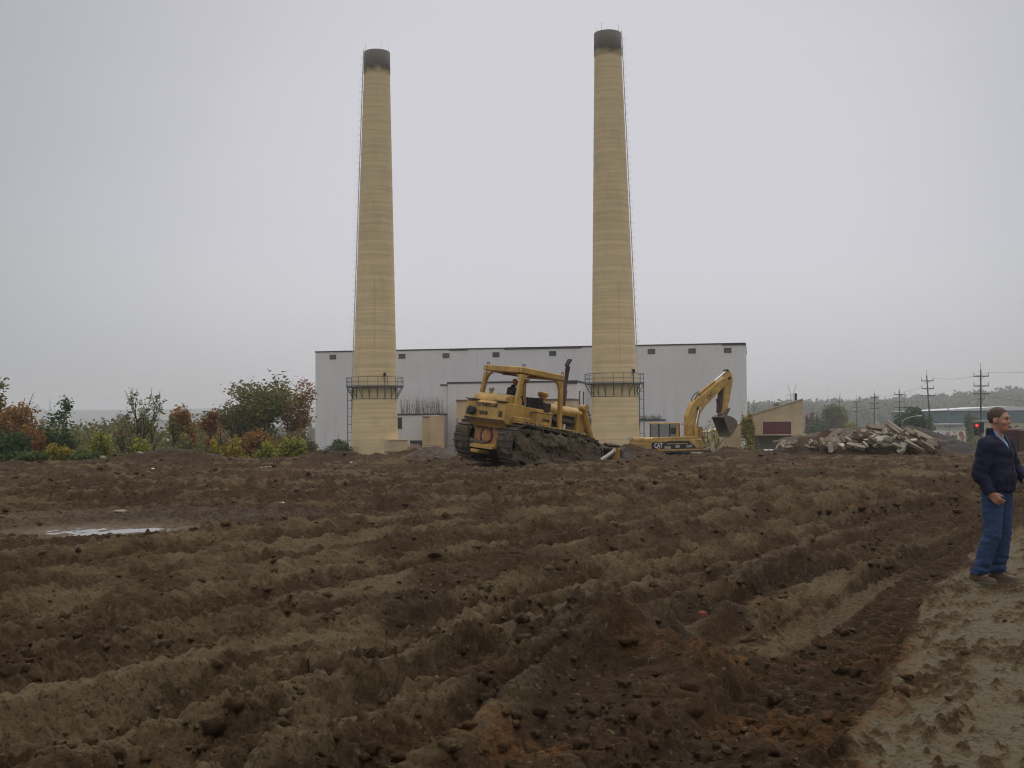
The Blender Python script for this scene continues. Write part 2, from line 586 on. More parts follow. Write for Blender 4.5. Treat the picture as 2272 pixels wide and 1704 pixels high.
def cap_sdf(p, a, b, ra, rb):
    a, b = np.array(a, float), np.array(b, float)
    d = b - a
    t = np.clip((p - a) @ d / max(d @ d, 1e-12), 0, 1)
    return np.linalg.norm(p - a - t[:, None] * d, axis=1) - (ra + t * (rb - ra))


def ell_sdf(p, c, r_):
    q = (p - np.array(c, float))
    r_ = np.array(r_, float)
    k0 = np.linalg.norm(q / r_, axis=1)
    k1 = np.linalg.norm(q / (r_ * r_), axis=1)
    return k0 * (k0 - 1) / np.maximum(k1, 1e-9)


def box_sdf(p, c, hs, rd=0):
    q = np.abs(p - np.array(c, float)) - (np.array(hs, float) - rd)
    return np.linalg.norm(np.maximum(q, 0), axis=1) + np.minimum(q.max(1), 0) - rd


def smin(a, b, k):
    h = np.clip(.5 + .5 * (b - a) / k, 0, 1)
    return b + (a - b) * h - k * h * (1 - h)


# ------------------------------------------------------------------ materials
def new_mat(name):
    m = bpy.data.materials.new(name)
    m.use_nodes = True
    t = m.node_tree
    b = t.nodes['Principled BSDF']
    return m, t, b


def mix(t, fac, a, b, typ='MIX'):
    n = nd(t, 'ShaderNodeMix', data_type='RGBA', blend_type=typ)
    for s, v in ((0, fac), (6, a), (7, b)):
        if hasattr(v, 'links') or isinstance(v, bpy.types.NodeSocket):
            t.links.new(v, n.inputs[s])
        elif s == 0:
            n.inputs[0].default_value = v
        else:
            n.inputs[s].default_value = tuple(v) + (1,) if len(v) == 3 else v
    return n.outputs[2]


def noise(t, scale, detail=4, rough=.55, vec=None, dist=0, coord='Object'):
    n = nd(t, 'ShaderNodeTexNoise')
    n.inputs['Scale'].default_value = scale
    n.inputs['Detail'].default_value = detail
    n.inputs['Roughness'].default_value = rough
    n.inputs['Distortion'].default_value = dist
    if vec is None:
        vec = nd(t, 'ShaderNodeTexCoord').outputs[coord]
    t.links.new(vec, n.inputs['Vector'])
    return n.outputs[0]


def ramp(t, val, stops):
    n = nd(t, 'ShaderNodeValToRGB')
    e = n.color_ramp.elements
    while len(e) < len(stops):
        e.new(.5)
    for k, (p_, c_) in enumerate(stops):
        e[k].position = p_
        e[k].color = (c_, c_, c_, 1) if not hasattr(c_, '__len__') else tuple(c_) + (1,)
    t.links.new(val, n.inputs[0])
    return n.outputs[0]


def bump(t, b, h, strength=.3, dist=.02):
    n = nd(t, 'ShaderNodeBump')
    n.inputs['Strength'].default_value = strength
    n.inputs['Distance'].default_value = dist
    t.links.new(h, n.inputs['Height'])
    t.links.new(n.outputs[0], b.inputs['Normal'])


def stretch(t, sx, sy, sz, coord='Object'):
    m = nd(t, 'ShaderNodeMapping')
    m.inputs['Scale'].default_value = (sx, sy, sz)
    t.links.new(nd(t, 'ShaderNodeTexCoord').outputs[coord], m.inputs[0])
    return m.outputs[0]


def M_plain(name, c, rough=.7, var=.25, scale=3, dirt=None, damt=.4, dscale=1.5, metal=0, bmp=.2, bdist=.01):
    m, t, b = new_mat(name)
    n1 = noise(t, scale, 5)
    dk = tuple(x * (1 - var) for x in c)
    lt = tuple(min(1, x * (1 + var)) for x in c)
    col = mix(t, n1, dk, lt)
    if dirt:
        f = ramp(t, noise(t, dscale, 6, .65), ((.62 - damt * .5, 0), (.72, damt)))
        col = mix(t, f, col, dirt)
    t.links.new(col, b.inputs['Base Color'])
    b.inputs['Roughness'].default_value = rough
    b.inputs['Metallic'].default_value = metal
    if bmp:
        bump(t, b, noise(t, scale * 6, 4), bmp, bdist)
    return m


YEL = (.50, .27, .045)
MUDC = (.075, .048, .026)
M_yel = M_plain("yellow machine paint", (.67, .395, .08), .55, .2, 2.2, (.17, .105, .05), .75, 2.6)
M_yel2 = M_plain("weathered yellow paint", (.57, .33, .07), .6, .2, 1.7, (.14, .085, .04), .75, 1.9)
M_orange = M_plain("orange primer steel", (.42, .19, .06), .6, .2, 3, (.12, .075, .035), .6, 1.8)
M_rust = M_plain("rusty steel", (.075, .035, .024), .75, .35, 5)
M_black = M_plain("black rubber and steel", (.018, .018, .02), .6, .3, 4)
M_dark = M_plain("dark machinery", (.03, .024, .02), .6, .5, 4, (.10, .06, .03), .5, 2)
M_chrome = M_plain("chromed rod", (.75, .75, .75), .18, .05, 4, metal=1, bmp=0)
M_mudc = M_plain("caked mud", (.080, .052, .028), .9, .45, 3.2, (.135, .10, .058), .8, 5, bmp=.6, bdist=.03)
M_bucket = M_plain("earth-stained bucket steel", (.12, .088, .06), .7, .4, 3, (.2, .15, .10), .6, 3, bmp=.4)
M_track = M_plain("muddy track steel", (.06, .045, .033), .6, .45, 4, (.13, .095, .06), .6, 5, bmp=.4)
M_glass = M_plain("dusty cab glass", (.20, .22, .235), .12, .1, 1, bmp=0)
M_gdark = M_plain("dark window glass", (.035, .037, .042), .15, .3, .7, bmp=0)
M_white = M_plain("white paint", (.72, .72, .72), .5, .08, 2, (.3, .27, .23), .4, 1.2)
M_grey = M_plain("grey sheet steel", (.25, .25, .26), .5, .2, 2)
M_trim = M_plain("dark roof edge", (.045, .04, .045), .6, .4, 1.5)
M_brown = M_plain("brown roof edge", (.16, .09, .06), .6, .3, 2)
M_ladder = M_plain("weathered ladder steel", (.62, .62, .62), .5, .3, 3)
M_galv = M_plain("galvanised steel rails", (.10, .105, .12), .5, .3, 3)
M_wood = M_plain("weathered pole wood", (.034, .022, .02), .85, .35, 4)
M_bark = M_plain("tree bark", (.045, .034, .027), .9, .35, 6, bmp=.5, bdist=.03)
M_conc = M_plain("broken concrete", (.31, .255, .175), .9, .22, 1.6, (.13, .095, .06), .8, 1.3, bmp=.5, bdist=.03)
M_conc2 = M_plain("dirty concrete", (.24, .19, .125), .9, .3, 1.8, (.09, .06, .038), .9, 1.0, bmp=.5, bdist=.03)
M_conc3 = M_plain("pale concrete", (.50, .46, .37), .9, .12, 1.6, (.25, .2, .14), .6, 1.6, bmp=.4, bdist=.02)
M_tan = M_plain("tan stucco", (.62, .46, .285), .9, .1, .8, (.2, .15, .1), .45, .5, bmp=.25)
M_tan2 = M_plain("tan sheet wall", (.64, .475, .285), .8, .1, .6, (.28, .19, .12), .5, .45, bmp=.15)
M_maroon = M_plain("maroon panel", (.13, .032, .035), .6, .12, 3)
M_plate = M_plain("pale metal plate", (.55, .5, .42), .5, .2, 3, (.15, .1, .06), .6, 3)


def wall_material():
    m, t, b = new_mat("pale painted block wall")
    tcn = nd(t, 'ShaderNodeTexCoord')
    sep = nd(t, 'ShaderNodeSeparateXYZ')
    t.links.new(tcn.outputs['Object'], sep.inputs[0])
    cmb = nd(t, 'ShaderNodeCombineXYZ')
    addxy = nd(t, 'ShaderNodeMath', operation='ADD')
    t.links.new(sep.outputs[0], addxy.inputs[0])
    t.links.new(sep.outputs[1], addxy.inputs[1])
    t.links.new(addxy.outputs[0], cmb.inputs[0])
    t.links.new(sep.outputs[2], cmb.inputs[1])
    br = nd(t, 'ShaderNodeTexBrick')
    br.inputs['Scale'].default_value = 1.0
    br.inputs['Brick Width'].default_value = .8
    br.inputs['Row Height'].default_value = .4
    br.inputs['Mortar Size'].default_value = .012
    br.inputs['Color1'].default_value = (.78, .755, .745, 1)
    br.inputs['Color2'].default_value = (.75, .725, .715, 1)
    br.inputs['Mortar'].default_value = (.64, .62, .615, 1)
    t.links.new(cmb.outputs[0], br.inputs['Vector'])
    f = ramp(t, noise(t, .16, 5, .6), ((.35, 0), (.75, .5)))
    col = mix(t, f, br.outputs[0], (.63, .61, .60))
    st = ramp(t, noise(t, 1, 5, .7, stretch(t, 1.1, 1.1, .12)), ((.52, 0), (.78, .5)))
    col = mix(t, st, col, (.52, .49, .46))
    t.links.new(col, b.inputs['Base Color'])
    b.inputs['Roughness'].default_value = .85
    bump(t, b, br.outputs[1], .25, .01)
    return m


M_wall = wall_material()


def chimney_material():
    m, t, b = new_mat("yellow painted concrete with soot")
    tcn = nd(t, 'ShaderNodeTexCoord')
    sep = nd(t, 'ShaderNodeSeparateXYZ')
    t.links.new(tcn.outputs['Object'], sep.inputs[0])
    n1 = noise(t, .5, 5, .6)
    col = mix(t, n1, (.77, .57, .305), (.85, .66, .385))
    bands = ramp(t, noise(t, 1, 4, .65, stretch(t, .07, .07, 2.4)), ((.40, 0), (.62, .5)))
    lowb = ramp(t, sep.outputs[2], ((0, 1), (1, 1)))
    col = mix(t, bands, col, (.50, .365, .185))
    gy = ramp(t, noise(t, .35, 6, .7, stretch(t, 1, 1, .5)), ((.5, 0), (.78, .45)))
    col = mix(t, gy, col, (.36, .29, .19))
    st = ramp(t, noise(t, 1, 4, .6, stretch(t, 1.6, 1.6, .05)), ((.60, 0), (.78, .45)))
    col = mix(t, st, col, (.22, .16, .09))
    hg = nd(t, 'ShaderNodeMapRange')
    hg.inputs[1].default_value = 6
    hg.inputs[2].default_value = 46
    hg.inputs[4].default_value = .38
    t.links.new(sep.outputs[2], hg.inputs[0])
    col = mix(t, hg.outputs[0], col, (.37, .28, .17))
    # soot at the mouth: a real stain, ragged lower edge
    sm = nd(t, 'ShaderNodeMapRange')
    sm.inputs[1].default_value = 47.25
    sm.inputs[2].default_value = 47.9
    wob = nd(t, 'ShaderNodeMath', operation='MULTIPLY_ADD')
    wob.inputs[1].default_value = 2.6
    t.links.new(noise(t, .9, 4, .65), wob.inputs[0])
    t.links.new(sep.outputs[2], wob.inputs[2])
    t.links.new(wob.outputs[0], sm.inputs[0])
    col = mix(t, sm.outputs[0], col, (.11, .09, .072))
    t.links.new(col, b.inputs['Base Color'])
    b.inputs['Roughness'].default_value = .85
    bump(t, b, noise(t, 1, 3, .5, stretch(t, .12, .12, 1.3)), .5, .06)
    return m


M_chim = chimney_material()


def ground_material():
    m, t, b = new_mat("churned mud and clay")
    at = lambda n: nd(t, 'ShaderNodeAttribute', attribute_name=n).outputs['Fac']
    n_s = noise(t, 5, 7, .68)
    n_l = noise(t, .6, 5, .6)
    n_f = noise(t, 34, 5, .72)
    n_g = noise(t, 14, 5, .7)
    soil = mix(t, n_s, (.030, .0172, .0074), (.084, .0485, .0200))
    soil = mix(t, ramp(t, n_l, ((.35, 0), (.65, .6))), soil, (.060, .0340, .0135))
    cl = mix(t, n_s, (.098, .0665, .032), (.168, .121, .063))
    cf = nd(t, 'ShaderNodeMath', operation='MULTIPLY_ADD')
    cf.inputs[1].default_value = .6
    t.links.new(n_g, cf.inputs[0])
    t.links.new(at('clay'), cf.inputs[2])
    cfr = ramp(t, cf.outputs[0], ((.40, 0), (.86, 1)))
    col = mix(t, cfr, soil, cl)
    pf = nd(t, 'ShaderNodeMapRange')
    pf.inputs[1].default_value = .95
    pf.inputs[2].default_value = 1.3
    t.links.new(at('clay'), pf.inputs[0])
    col = mix(t, pf.outputs[0], col, mix(t, n_s, (.104, .083, .047), (.182, .150, .092)))
    rf = nd(t, 'ShaderNodeMath', operation='MULTIPLY')
    t.links.new(at('rust'), rf.inputs[0])
    t.links.new(ramp(t, n_g, ((.40, 0), (.62, 1))), rf.inputs[1])
    col = mix(t, rf.outputs[0], col, (.15, .065, .02))
    dkf = nd(t, 'ShaderNodeMath', operation='MULTIPLY')
    dkf.inputs[1].default_value = .48
    t.links.new(at('dark'), dkf.inputs[0])
    col = mix(t, dkf.outputs[0], col, (.034, .021, .011))
    # pale crumbs of clay, dark flecks of wet soil and painted shade under clods
    sp = ramp(t, noise(t, 19, 4, .65), ((.61, 0), (.68, .75)))
    col = mix(t, sp, col, (.17, .13, .075))
    sp2 = ramp(t, n_f, ((.38, .7), (.46, 0)))
    col = mix(t, sp2, col, (.026, .0155, .008))
    sp3 = ramp(t, n_g, ((.34, .55), (.44, 0)))
    col = mix(t, sp3, col, (.036, .021, .0105))
    gr = mix(t, noise(t, .35, 6), (.035, .045, .014), (.075, .07, .025))
    col = mix(t, at('veg'), col, gr)
    t.links.new(col, b.inputs['Base Color'])
    wf = nd(t, 'ShaderNodeMapRange')
    wf.inputs[3].default_value = .85
    wf.inputs[4].default_value = .38
    t.links.new(at('wet'), wf.inputs[0])
    t.links.new(wf.outputs[0], b.inputs['Roughness'])
    b.inputs['Specular IOR Level'].default_value = .12
    bh = nd(t, 'ShaderNodeMath', operation='MULTIPLY_ADD')
    bh.inputs[1].default_value = .5
    t.links.new(n_f, bh.inputs[0])
    t.links.new(n_s, bh.inputs[2])
    bump(t, b, bh.outputs[0], 1.0, .05)
    return m


def leaf_material(name, stops, trans=.25):
    m, t, b = new_mat(name)
    g = nd(t, 'ShaderNodeNewGeometry')
    rm = ramp(t, g.outputs['Random Per Island'], stops)
    big = noise(t, .45, 3)
    col = mix(t, ramp(t, big, ((.38, 0), (.62, .5))), rm, stops[0][1])
    t.links.new(col, b.inputs['Base Color'])
    b.inputs['Roughness'].default_value = .75
    b.inputs['Specular IOR Level'].default_value = .2
    tl = nd(t, 'ShaderNodeBsdfTranslucent')
    t.links.new(col, tl.inputs[0])
    ms = nd(t, 'ShaderNodeMixShader')
    ms.inputs[0].default_value = .38
    t.links.new(b.outputs[0], ms.inputs[1])
    t.links.new(tl.outputs[0], ms.inputs[2])
    t.links.new(ms.outputs[0], t.nodes['Material Output'].inputs['Surface'])
    return m


G1, G2, G3 = (0.074, 0.106, 0.034), (0.125, 0.163, 0.053), (0.206, 0.240, 0.072)
L_green = leaf_material("dull green leaves", ((0, G1), (.5, G2), (1, G3)))
L_dgreen = leaf_material("dark green leaves", ((0, (0.044, 0.081, 0.028)), (.6, (0.078, 0.128, 0.044)), (1, (0.123, 0.170, 0.061))))
L_olive = leaf_material("olive and rust leaves", ((0, (0.109, 0.120, 0.044)), (.45, (0.181, 0.199, 0.068)), (.75, (0.243, 0.199, 0.068)), (1, (0.339, 0.210, 0.072))))
L_orange = leaf_material("orange brown leaves", ((0, (0.206, 0.120, 0.048)), (.5, (0.339, 0.176, 0.061)), (1, (0.437, 0.240, 0.084))))
L_red = leaf_material("red brown leaves", ((0, (0.194, 0.085, 0.044)), (.5, (0.304, 0.143, 0.061)), (1, (0.365, 0.199, 0.072))))
L_yell = leaf_material("yellow green leaves", ((0, (0.145, 0.163, 0.036)), (.5, (0.290, 0.297, 0.048)), (1, (0.460, 0.424, 0.072))))
L_gold = leaf_material("golden leaves", ((0, (0.206, 0.170, 0.036)), (.5, (0.388, 0.297, 0.048)), (1, (0.532, 0.424, 0.072))))
L_brown = leaf_material("dry brown weeds", ((0, (0.123, 0.098, 0.048)), (.5, (0.206, 0.163, 0.072)), (1, (0.290, 0.240, 0.109))))
L_far = leaf_material("distant autumn woods", ((0, (0.074, 0.090, 0.048)), (.5, (0.123, 0.132, 0.068)), (.8, (0.181, 0.155, 0.072)), (1, (0.243, 0.170, 0.072))))

# ------------------------------------------------------------------ ground: one sheet to the horizon
def make_ground():
    th = np.concatenate([np.linspace(-180, -33, 74)[:-1], np.linspace(-33, -28.5, 30)[:-1], np.linspace(-28.5, 28.5, 800)[:-1], np.linspace(28.5, 33, 30)[:-1], np.linspace(33, 180, 74)[:-1]])
    th = np.radians(th)
    rr = [.4]
    while rr[-1] < 4600:
        r_ = rr[-1]
        k = .0023 if 4.3 < r_ < 30 else .0034 if 30 <= r_ < 62 else (.05 if r_ < 4 else (.009 if r_ < 72 else .035))
        rr.append(r_ * (1 + k))
    rr = np.array(rr)
    n, mm = len(rr), len(th)
    X = (rr[:, None] * np.sin(th)[None]).ravel()
    Y = (rr[:, None] * np.cos(th)[None]).ravel()
    z, clay, rust, dark, veg, wet = land(X, Y)
    V = np.stack([X, Y, z], 1)
    V = np.concatenate([V, [[0, 0, V[:mm, 2].mean()]]])
    i = np.arange(n - 1)[:, None] * mm
    j = np.arange(mm)[None]
    j2 = (j + 1) % mm
    F = np.stack([i + j, i + j2, i + mm + j2, i + mm + j], -1).reshape(-1, 4)[:, ::-1]
    me = arr_mesh("ground", V, F, True)
    c = len(V) - 1
    for nm, a in (("clay", clay), ("rust", rust), ("dark", dark), ("veg", veg), ("wet", wet)):
        at = me.attributes.new(nm, 'FLOAT', 'POINT')
        at.data.foreach_set("value", np.append(a, 0).astype(np.float32))
    o = link("ground", me, ground_material())
    tag(o, kind='structure')
    return o


make_ground()

# standing water on the left of the mud
def water():
    m, t, b = new_mat("puddle water")
    b.inputs['Base Color'].default_value = (.09, .07, .045, 1)
    b.inputs['Roughness'].default_value = .03
    b.inputs['Specular IOR Level'].default_value = 1.0
    mb = MB()
    n = 40
    V = [(PUD[0] + 1.7 * math.cos(2 * math.pi * k / n), PUD[1] + 1.15 * math.sin(2 * math.pi * k / n), 0) for k in range(n)]
    mb.add(V, [tuple(range(n))])
    o = mb.build("puddle_water", m)
    o.location.z = PUDZ
    tag(o, kind='structure')


_px, _py = np.meshgrid(np.linspace(PUD[0] - 1.4, PUD[0] + 1.4, 60), np.linspace(PUD[1] - .7, PUD[1] + .7, 40))
PUDZ = float(np.percentile(land(_px.ravel(), _py.ravel())[0], 46))
water()

# ------------------------------------------------------------------ chimneys
GZ = -2.9          # ground level round the power house


def chimney(X, Y, side, lean, label):
    z0 = GZ - .2
    top = 45.4
    hgt = top - z0
    c = empty("chimney", (X, Y, z0), 0, label, "chimney", "twin chimneys of the power house")
    r0, r1 = 2.80, 1.47
    rad = lambda z: r0 + (r1 - r0) * z / hgt          # z above base
    off = lambda z: (lean * z / hgt)
    prof, V, F, n = [], [], [], 64
    zs = list(np.arange(0, hgt - 2.6, .55)) + [hgt - 2.6]
    k = 0
    ring = lambda r_, z: [(off(z) + r_ * math.cos(2 * math.pi * q / n), r_ * math.sin(2 * math.pi * q / n), z) for q in range(n)]
    rows = []
    rnd = random.Random(int(X * 10))
    for z in zs:
        rows.append((rad(z) + rnd.uniform(-.012, .012), z))
    rows += [(rad(hgt - 2.55) + .05, hgt - 2.55), (rad(hgt) + .06, hgt), (rad(hgt) - .22, hgt), (rad(hgt) - .3, hgt - 6)]
    for r_, z in rows:
        V += ring(r_, z)
    for a in range(len(rows) - 1):
        for q in range(n):
            j = (q + 1) % n
            F.append((a * n + q, a * n + j, (a + 1) * n + j, (a + 1) * n + q))
    sh = MB()
    sh.add(V, F, True)
    o = sh.build("shaft", M_chim, c)
    # walkway at about 8.6 m
    zp = 5.62 - z0
    cx = off(zp)
    rp = 3.36
    pl = MB()
    ri = rad(zp) + .01
    m = 40
    for q in range(m):
        a0, a1 = 2 * math.pi * q / m, 2 * math.pi * (q + 1) / m
        A = [(cx + r_ * math.cos(a), r_ * math.sin(a), z) for z in (zp - .09, zp) for r_ in (ri, rp) for a in (a0, a1)]
        pl.add(A, [(0, 1, 3, 2), (4, 6, 7, 5), (2, 3, 7, 6)])
    plo = pl.build("platform", M_galv, c)
    rl = MB()
    circ = lambda r_, z, k=48: [(cx + r_ * math.cos(2 * math.pi * q / k), r_ * math.sin(2 * math.pi * q / k), z) for q in range(k + 1)]
    rl.tube(circ(rp - .03, zp + 1.07), .032, 5)
    rl.tube(circ(rp - .03, zp + .55), .025, 5)
    rl.tube(circ(rp - .02, zp + .08), .045, 4)
    for q in range(18):
        a = 2 * math.pi * q / 18 + .05
        p = (cx + (rp - .03) * math.cos(a), (rp - .03) * math.sin(a))
        rl.tube([(p[0], p[1], zp), (p[0], p[1], zp + 1.07)], .03, 5)
    rl.build("railing", M_galv, plo)
    br = MB()
    for q in range(18):
        a = 2 * math.pi * q / 18 + .05
        ca, sa = math.cos(a), math.sin(a)
        e = lambda r_, z: (cx + r_ * ca, r_ * sa, z)
        br.tube([e(rp - .06, zp - .1), e(rad(zp - 1.3) + .04, zp - 1.3)], .035, 5)
        br.tube([e(rad(zp) + .06, zp - .1), e(rad(zp - 1.5) + .05, zp - 1.5)], .04, 5)
    br.tube(circ(rad(zp - 1.45) + .03, zp - 1.45), .03, 5)
    br.build("bracket_ring", M_galv, plo)
    # ladders
    s = side
    ld = MB()
    for dy in (-.2, .2):
        ld.tube([(off(z) + s * (rad(z) + .15), dy, z) for z in (zp, hgt * .5, hgt + .4)], .028, 5)
    for z in np.arange(zp + .3, hgt, .42):
        ld.tube([(off(z) + s * (rad(z) + .15), -.2, z), (off(z) + s * (rad(z) + .15), .2, z)], .022, 4)
        if int(z * 2) % 3 == 0:
            ld.tube([(off(z) + s * (rad(z) - .02), 0, z), (off(z) + s * (rad(z) + .26), 0, z)], .03, 4)
    for z in np.arange(zp + 2.2, hgt, .84):
        ld.tube([(off(z) + s * (rad(z) + .15 + .36 * math.sin(t)), -.36 * math.cos(t), z) for t in np.linspace(0, math.pi, 7)], .014, 4)
    ld.build("ladder", M_ladder, c)
    lw = MB()
    xl = s * (rp - .35)
    zb = 1.6 if s < 0 else .4
    for dy in (-.25, .25):
        for dx in (-.22, .28):
            lw.tube([(cx + xl + dx, dy, zp - .1), (cx + xl + dx, dy, zb)], .028, 5)
    for z in np.arange(zb + .2, zp - .2, .34):
        lw.tube([(cx + xl - .22, -.25, z), (cx + xl - .22, .25, z)], .02, 4)
    for z in np.arange(zb + .8, zp - .2, .95):
        lw.tube([(cx + xl - .22, -.25, z), (cx + xl - .05, -.36, z), (cx + xl + .28, -.25, z), (cx + xl + .28, .25, z), (cx + xl - .05, .36, z), (cx + xl - .22, .25, z)], .022, 4)
    for z in (zp - 1.6, zp - 4.4):
        lw.tube([(cx + xl, 0, z), (cx + s * (rad(z) - .02), 0, z)], .03, 4)
    lw.build("lower_ladder", M_galv, c)
    for q in range(4):
        a = 2 * math.pi * q / 4 + (.45 if s < 0 else 1.0)
        MB().tube([(off(hgt) + (r1 - .05) * math.cos(a), (r1 - .05) * math.sin(a), hgt - .1), (off(hgt) + (r1 - .05) * math.cos(a), (r1 - .05) * math.sin(a), hgt + .95)], .012, 4).build("lightning_rod", M_black, c)
    # obstruction lamp box on the walkway, cleaning door of the flue
    a = R(-58) if s < 0 else R(-42)
    p = (cx + (rad(zp) + .12) * math.cos(a), (rad(zp) + .12) * math.sin(a))
    mb = MB().tube([(p[0], p[1], zp), (p[0], p[1], zp + 1.15)], .035, 5).box(p[0] - .14, p[0] + .14, p[1] - .14, p[1] + .14, zp + 1.1, zp + 1.55, .02)
    mb.build("lamp_box", M_black, plo)
    st = MB().box(-.3, .3, -.06, .06, 0, .1)
    return c


CH1 = W(809, 985, 131.0)
CH2 = W(1329.5, 985, 125.0)
chimney(CH1.x, CH1.y, -1, .42, "yellow chimney with soot running down unevenly from its mouth, nearer the autumn trees")
chimney(CH2.x + .05, CH2.y, 1, -.52, "yellow chimney behind the bulldozer's nose, with an even dark band at its mouth")

# ------------------------------------------------------------------ power house
A_ = P(700, 1000, 156.0)
B_ = P(1657, 1000, 143.5)
wdir = Vector((B_.x - A_.x, B_.y - A_.y, 0))
LEN = wdir.length
WANG = math.atan2(wdir.y, wdir.x)
hall = empty("power_house", (A_.x, A_.y, GZ), WANG, "long pale windowless power house with a row of small vents under its roof", "building")
WM_ = Matrix.Translation((A_.x, A_.y, GZ)) @ Matrix.Rotation(WANG, 4, 'Z')
WI = WM_.inverted()


def on_wall(px, py, off=0.0):
    """Local x, z on the plane y = off of the hall's front for a pixel in the 2212 px view."""
    d = W(px, py, 100.0) - CAM
    o = WI @ CAM
    dl = WI.to_3x3() @ d
    t = (off - o.y) / dl.y
    q = o + dl * t
    return q.x, q.z


TOP = on_wall(1100, 753)[1]
mb = MB().box(0, LEN, 0, 24, -1, TOP)
mb.build("wall", M_wall, hall)
mb = MB()
mb.box(-.06, LEN + .06, -.07, 24.06, TOP, TOP + .16)
mb.box(LEN * .46, LEN * .64, -.10, -.07, TOP - .12, TOP + .1)
mb.box(LEN * .95, LEN + .05, -.10, -.07, TOP - .14, TOP + .1)
mb.box(LEN * .33, LEN * .375, -.10, -.07, TOP - .1, TOP + .1)
mb.build("roof_edge", M_trim, hall)
for px, py, dk in ((719, 771, 0), (868.5, 769.5, 0), (963.5, 768, 0), (1071.5, 766, 1), (1194, 763.5, 1), (1407, 759, 0), (1495, 758, 0), (1572, 756.5, 0)):
    x, z = on_wall(px, py)
    hw, hh = .47, .31
    f = MB()
    for (a, b_, c_, d_) in ((-hw, hw, hh - .07, hh), (-hw, hw, -hh, -hh + .07), (-hw, -hw + .07, -hh + .07, hh - .07), (hw - .07, hw, -hh + .07, hh - .07)):
        f.box(x + a, x + b_, -.07, .02, z + c_, z + d_)
    fr = f.build("roof_vent", M_trim, hall)
    g = MB()
    g.box(x - hw + .07, x + hw - .07, -.012, .015, z - hh + .07, z + hh - .07)
    if not dk:
        for q in range(4):
            zz = z - hh + .1 + q * .12
            g.box(x - hw + .07, x + hw - .07, -.04, -.012, zz, zz + .06)
    g.build("louvre", M_gdark if dk else M_plain("vent louvre paint", (.17, .14, .1), .7), fr)

# annex blocks in front of the hall, all in the hall's own frame (y < 0 is towards the camera)
def block(name, pxl, pxr, pyt, off, depth, m, parent, z0=-1.0, cap=None, capm=None, pyr=None):
    x0, zt = on_wall(pxl, pyt, -off)
    x1, _ = on_wall(pxr, pyt, -off)
    o = MB().box(x0, x1, -off, -off + depth, z0, zt).build(name, m, parent)
    if cap:
        MB().box(x0 - .08, x1 + .08, -off - .09, -off + depth - .001 * 0, zt, zt + cap).build("roof_edge", capm or M_trim, o)
    return o, x0, x1, zt


an, ax0, ax1, azt = block("annex", 967, 1246, 829, 9.0, 8.99, M_wall, hall, cap=.22)
a2, b0, b1, bzt = block("annex", 952, 966.6, 833, 8.6, 8.59, M_wall, hall, cap=.16)
# two tall windows in the annex's right-hand side
for dy in (-6.9, -3.6):
    zt = azt - 1.1
    f = MB().box(ax1 + .002, ax1 + .05, dy - .42, dy + .42, zt - 1.9, zt)
    fo = f.build("window", M_gdark, an)
    s = MB().box(ax1 + .05, ax1 + .08, dy - .46, dy + .46, zt - .06, zt + .02).box(ax1 + .05, ax1 + .08, dy - .03, dy + .03, zt - 1.9, zt - .06)
    s.build("window_frame", M_trim, fo)
pl = MB().box(ax1 - 2.2, ax1 + .09, -9.12, -9.09, azt - .2, azt + .1)
pl.build("roof_edge", M_trim, an)
# tan lean-to behind the bulldozer
lt, l0, l1, lzt = block("lean_to", 986, 1240, 867, 13.0, 3.99, M_tan2, hall, cap=.2, capm=M_brown)
m_ = MB()
m_.box(l0 + .04, l0 + .12, -13.05, -13.002, lzt - 3.4, lzt - 2.1)
m_.build("door_edge", M_rust, lt)
# low block with the dead weeds on its roof
lw, w0, w1, wzt = block("low_annex", 856, 948.5, 897, 12.0, 11.99, M_wall, hall, cap=.2)
tn, t0, t1, tzt = block("tan_bay", 912, 953, 899.3, 13.2, 1.19, M_tan2, hall)
tn2, _, _, _ = block("tan_bay", 928, 958, 899.8, 13.6, .39, M_tan2, hall)
MB().box(t0 + .1, t1 - 1.0, -13.25, -13.202, tzt - .18, tzt - .02).build("door_track", M_brown, tn)
x, z = on_wall(862.5, 913, -12.0)
wn = MB().box(x - .33, x + .36, -12.03, -11.99, z - .7, z + .62).build("window", M_gdark, lw)
MB().box(x - .4, x + .43, -12.06, -12.03, z - .76, z - .68).box(x - .02, x + .05, -12.06, -12.03, z - .68, z + .58).box(x - .4, x + .43, -12.06, -12.03, z + .58, z + .66).build("window_frame", M_trim, wn)
x, z = on_wall(902, 963, -12.0)
wn = MB().box(x - .98, x + 1.0, -12.03, -11.99, z - .95, z + .6).build("doorway", M_gdark, lw)
MB().add([(x - .98, -12.035, z - .95), (x + .98, -12.035, z - .95), (x + .1, -12.035, z + .25), (x - .35, -12.035, z + .2), (x - .98, -12.035, z + .32), (x - .98, -12.05, z - .95), (x + .98, -12.05, z - .95), (x + .1, -12.05, z + .25), (x - .35, -12.05, z + .2), (x - .98, -12.05, z + .32)],
         [(0, 1, 2, 3, 4), (9, 8, 7, 6, 5), (0, 5, 6, 1), (1, 6, 7, 2), (2, 7, 8, 3), (3, 8, 9, 4), (4, 9, 5, 0)]).build("torn_panel", M_grey, wn)
MB().box(x - 1.03, x + 1.05, -12.06, -12.03, z + .6, z + .68).build("lintel", M_trim, wn)
# low white wing on both sides of the second chimney
lr, r0_, r1_, rzt = block("low_wing", 1262, 1425, 910, 8.4, 8.39, M_wall, hall, cap=.2)
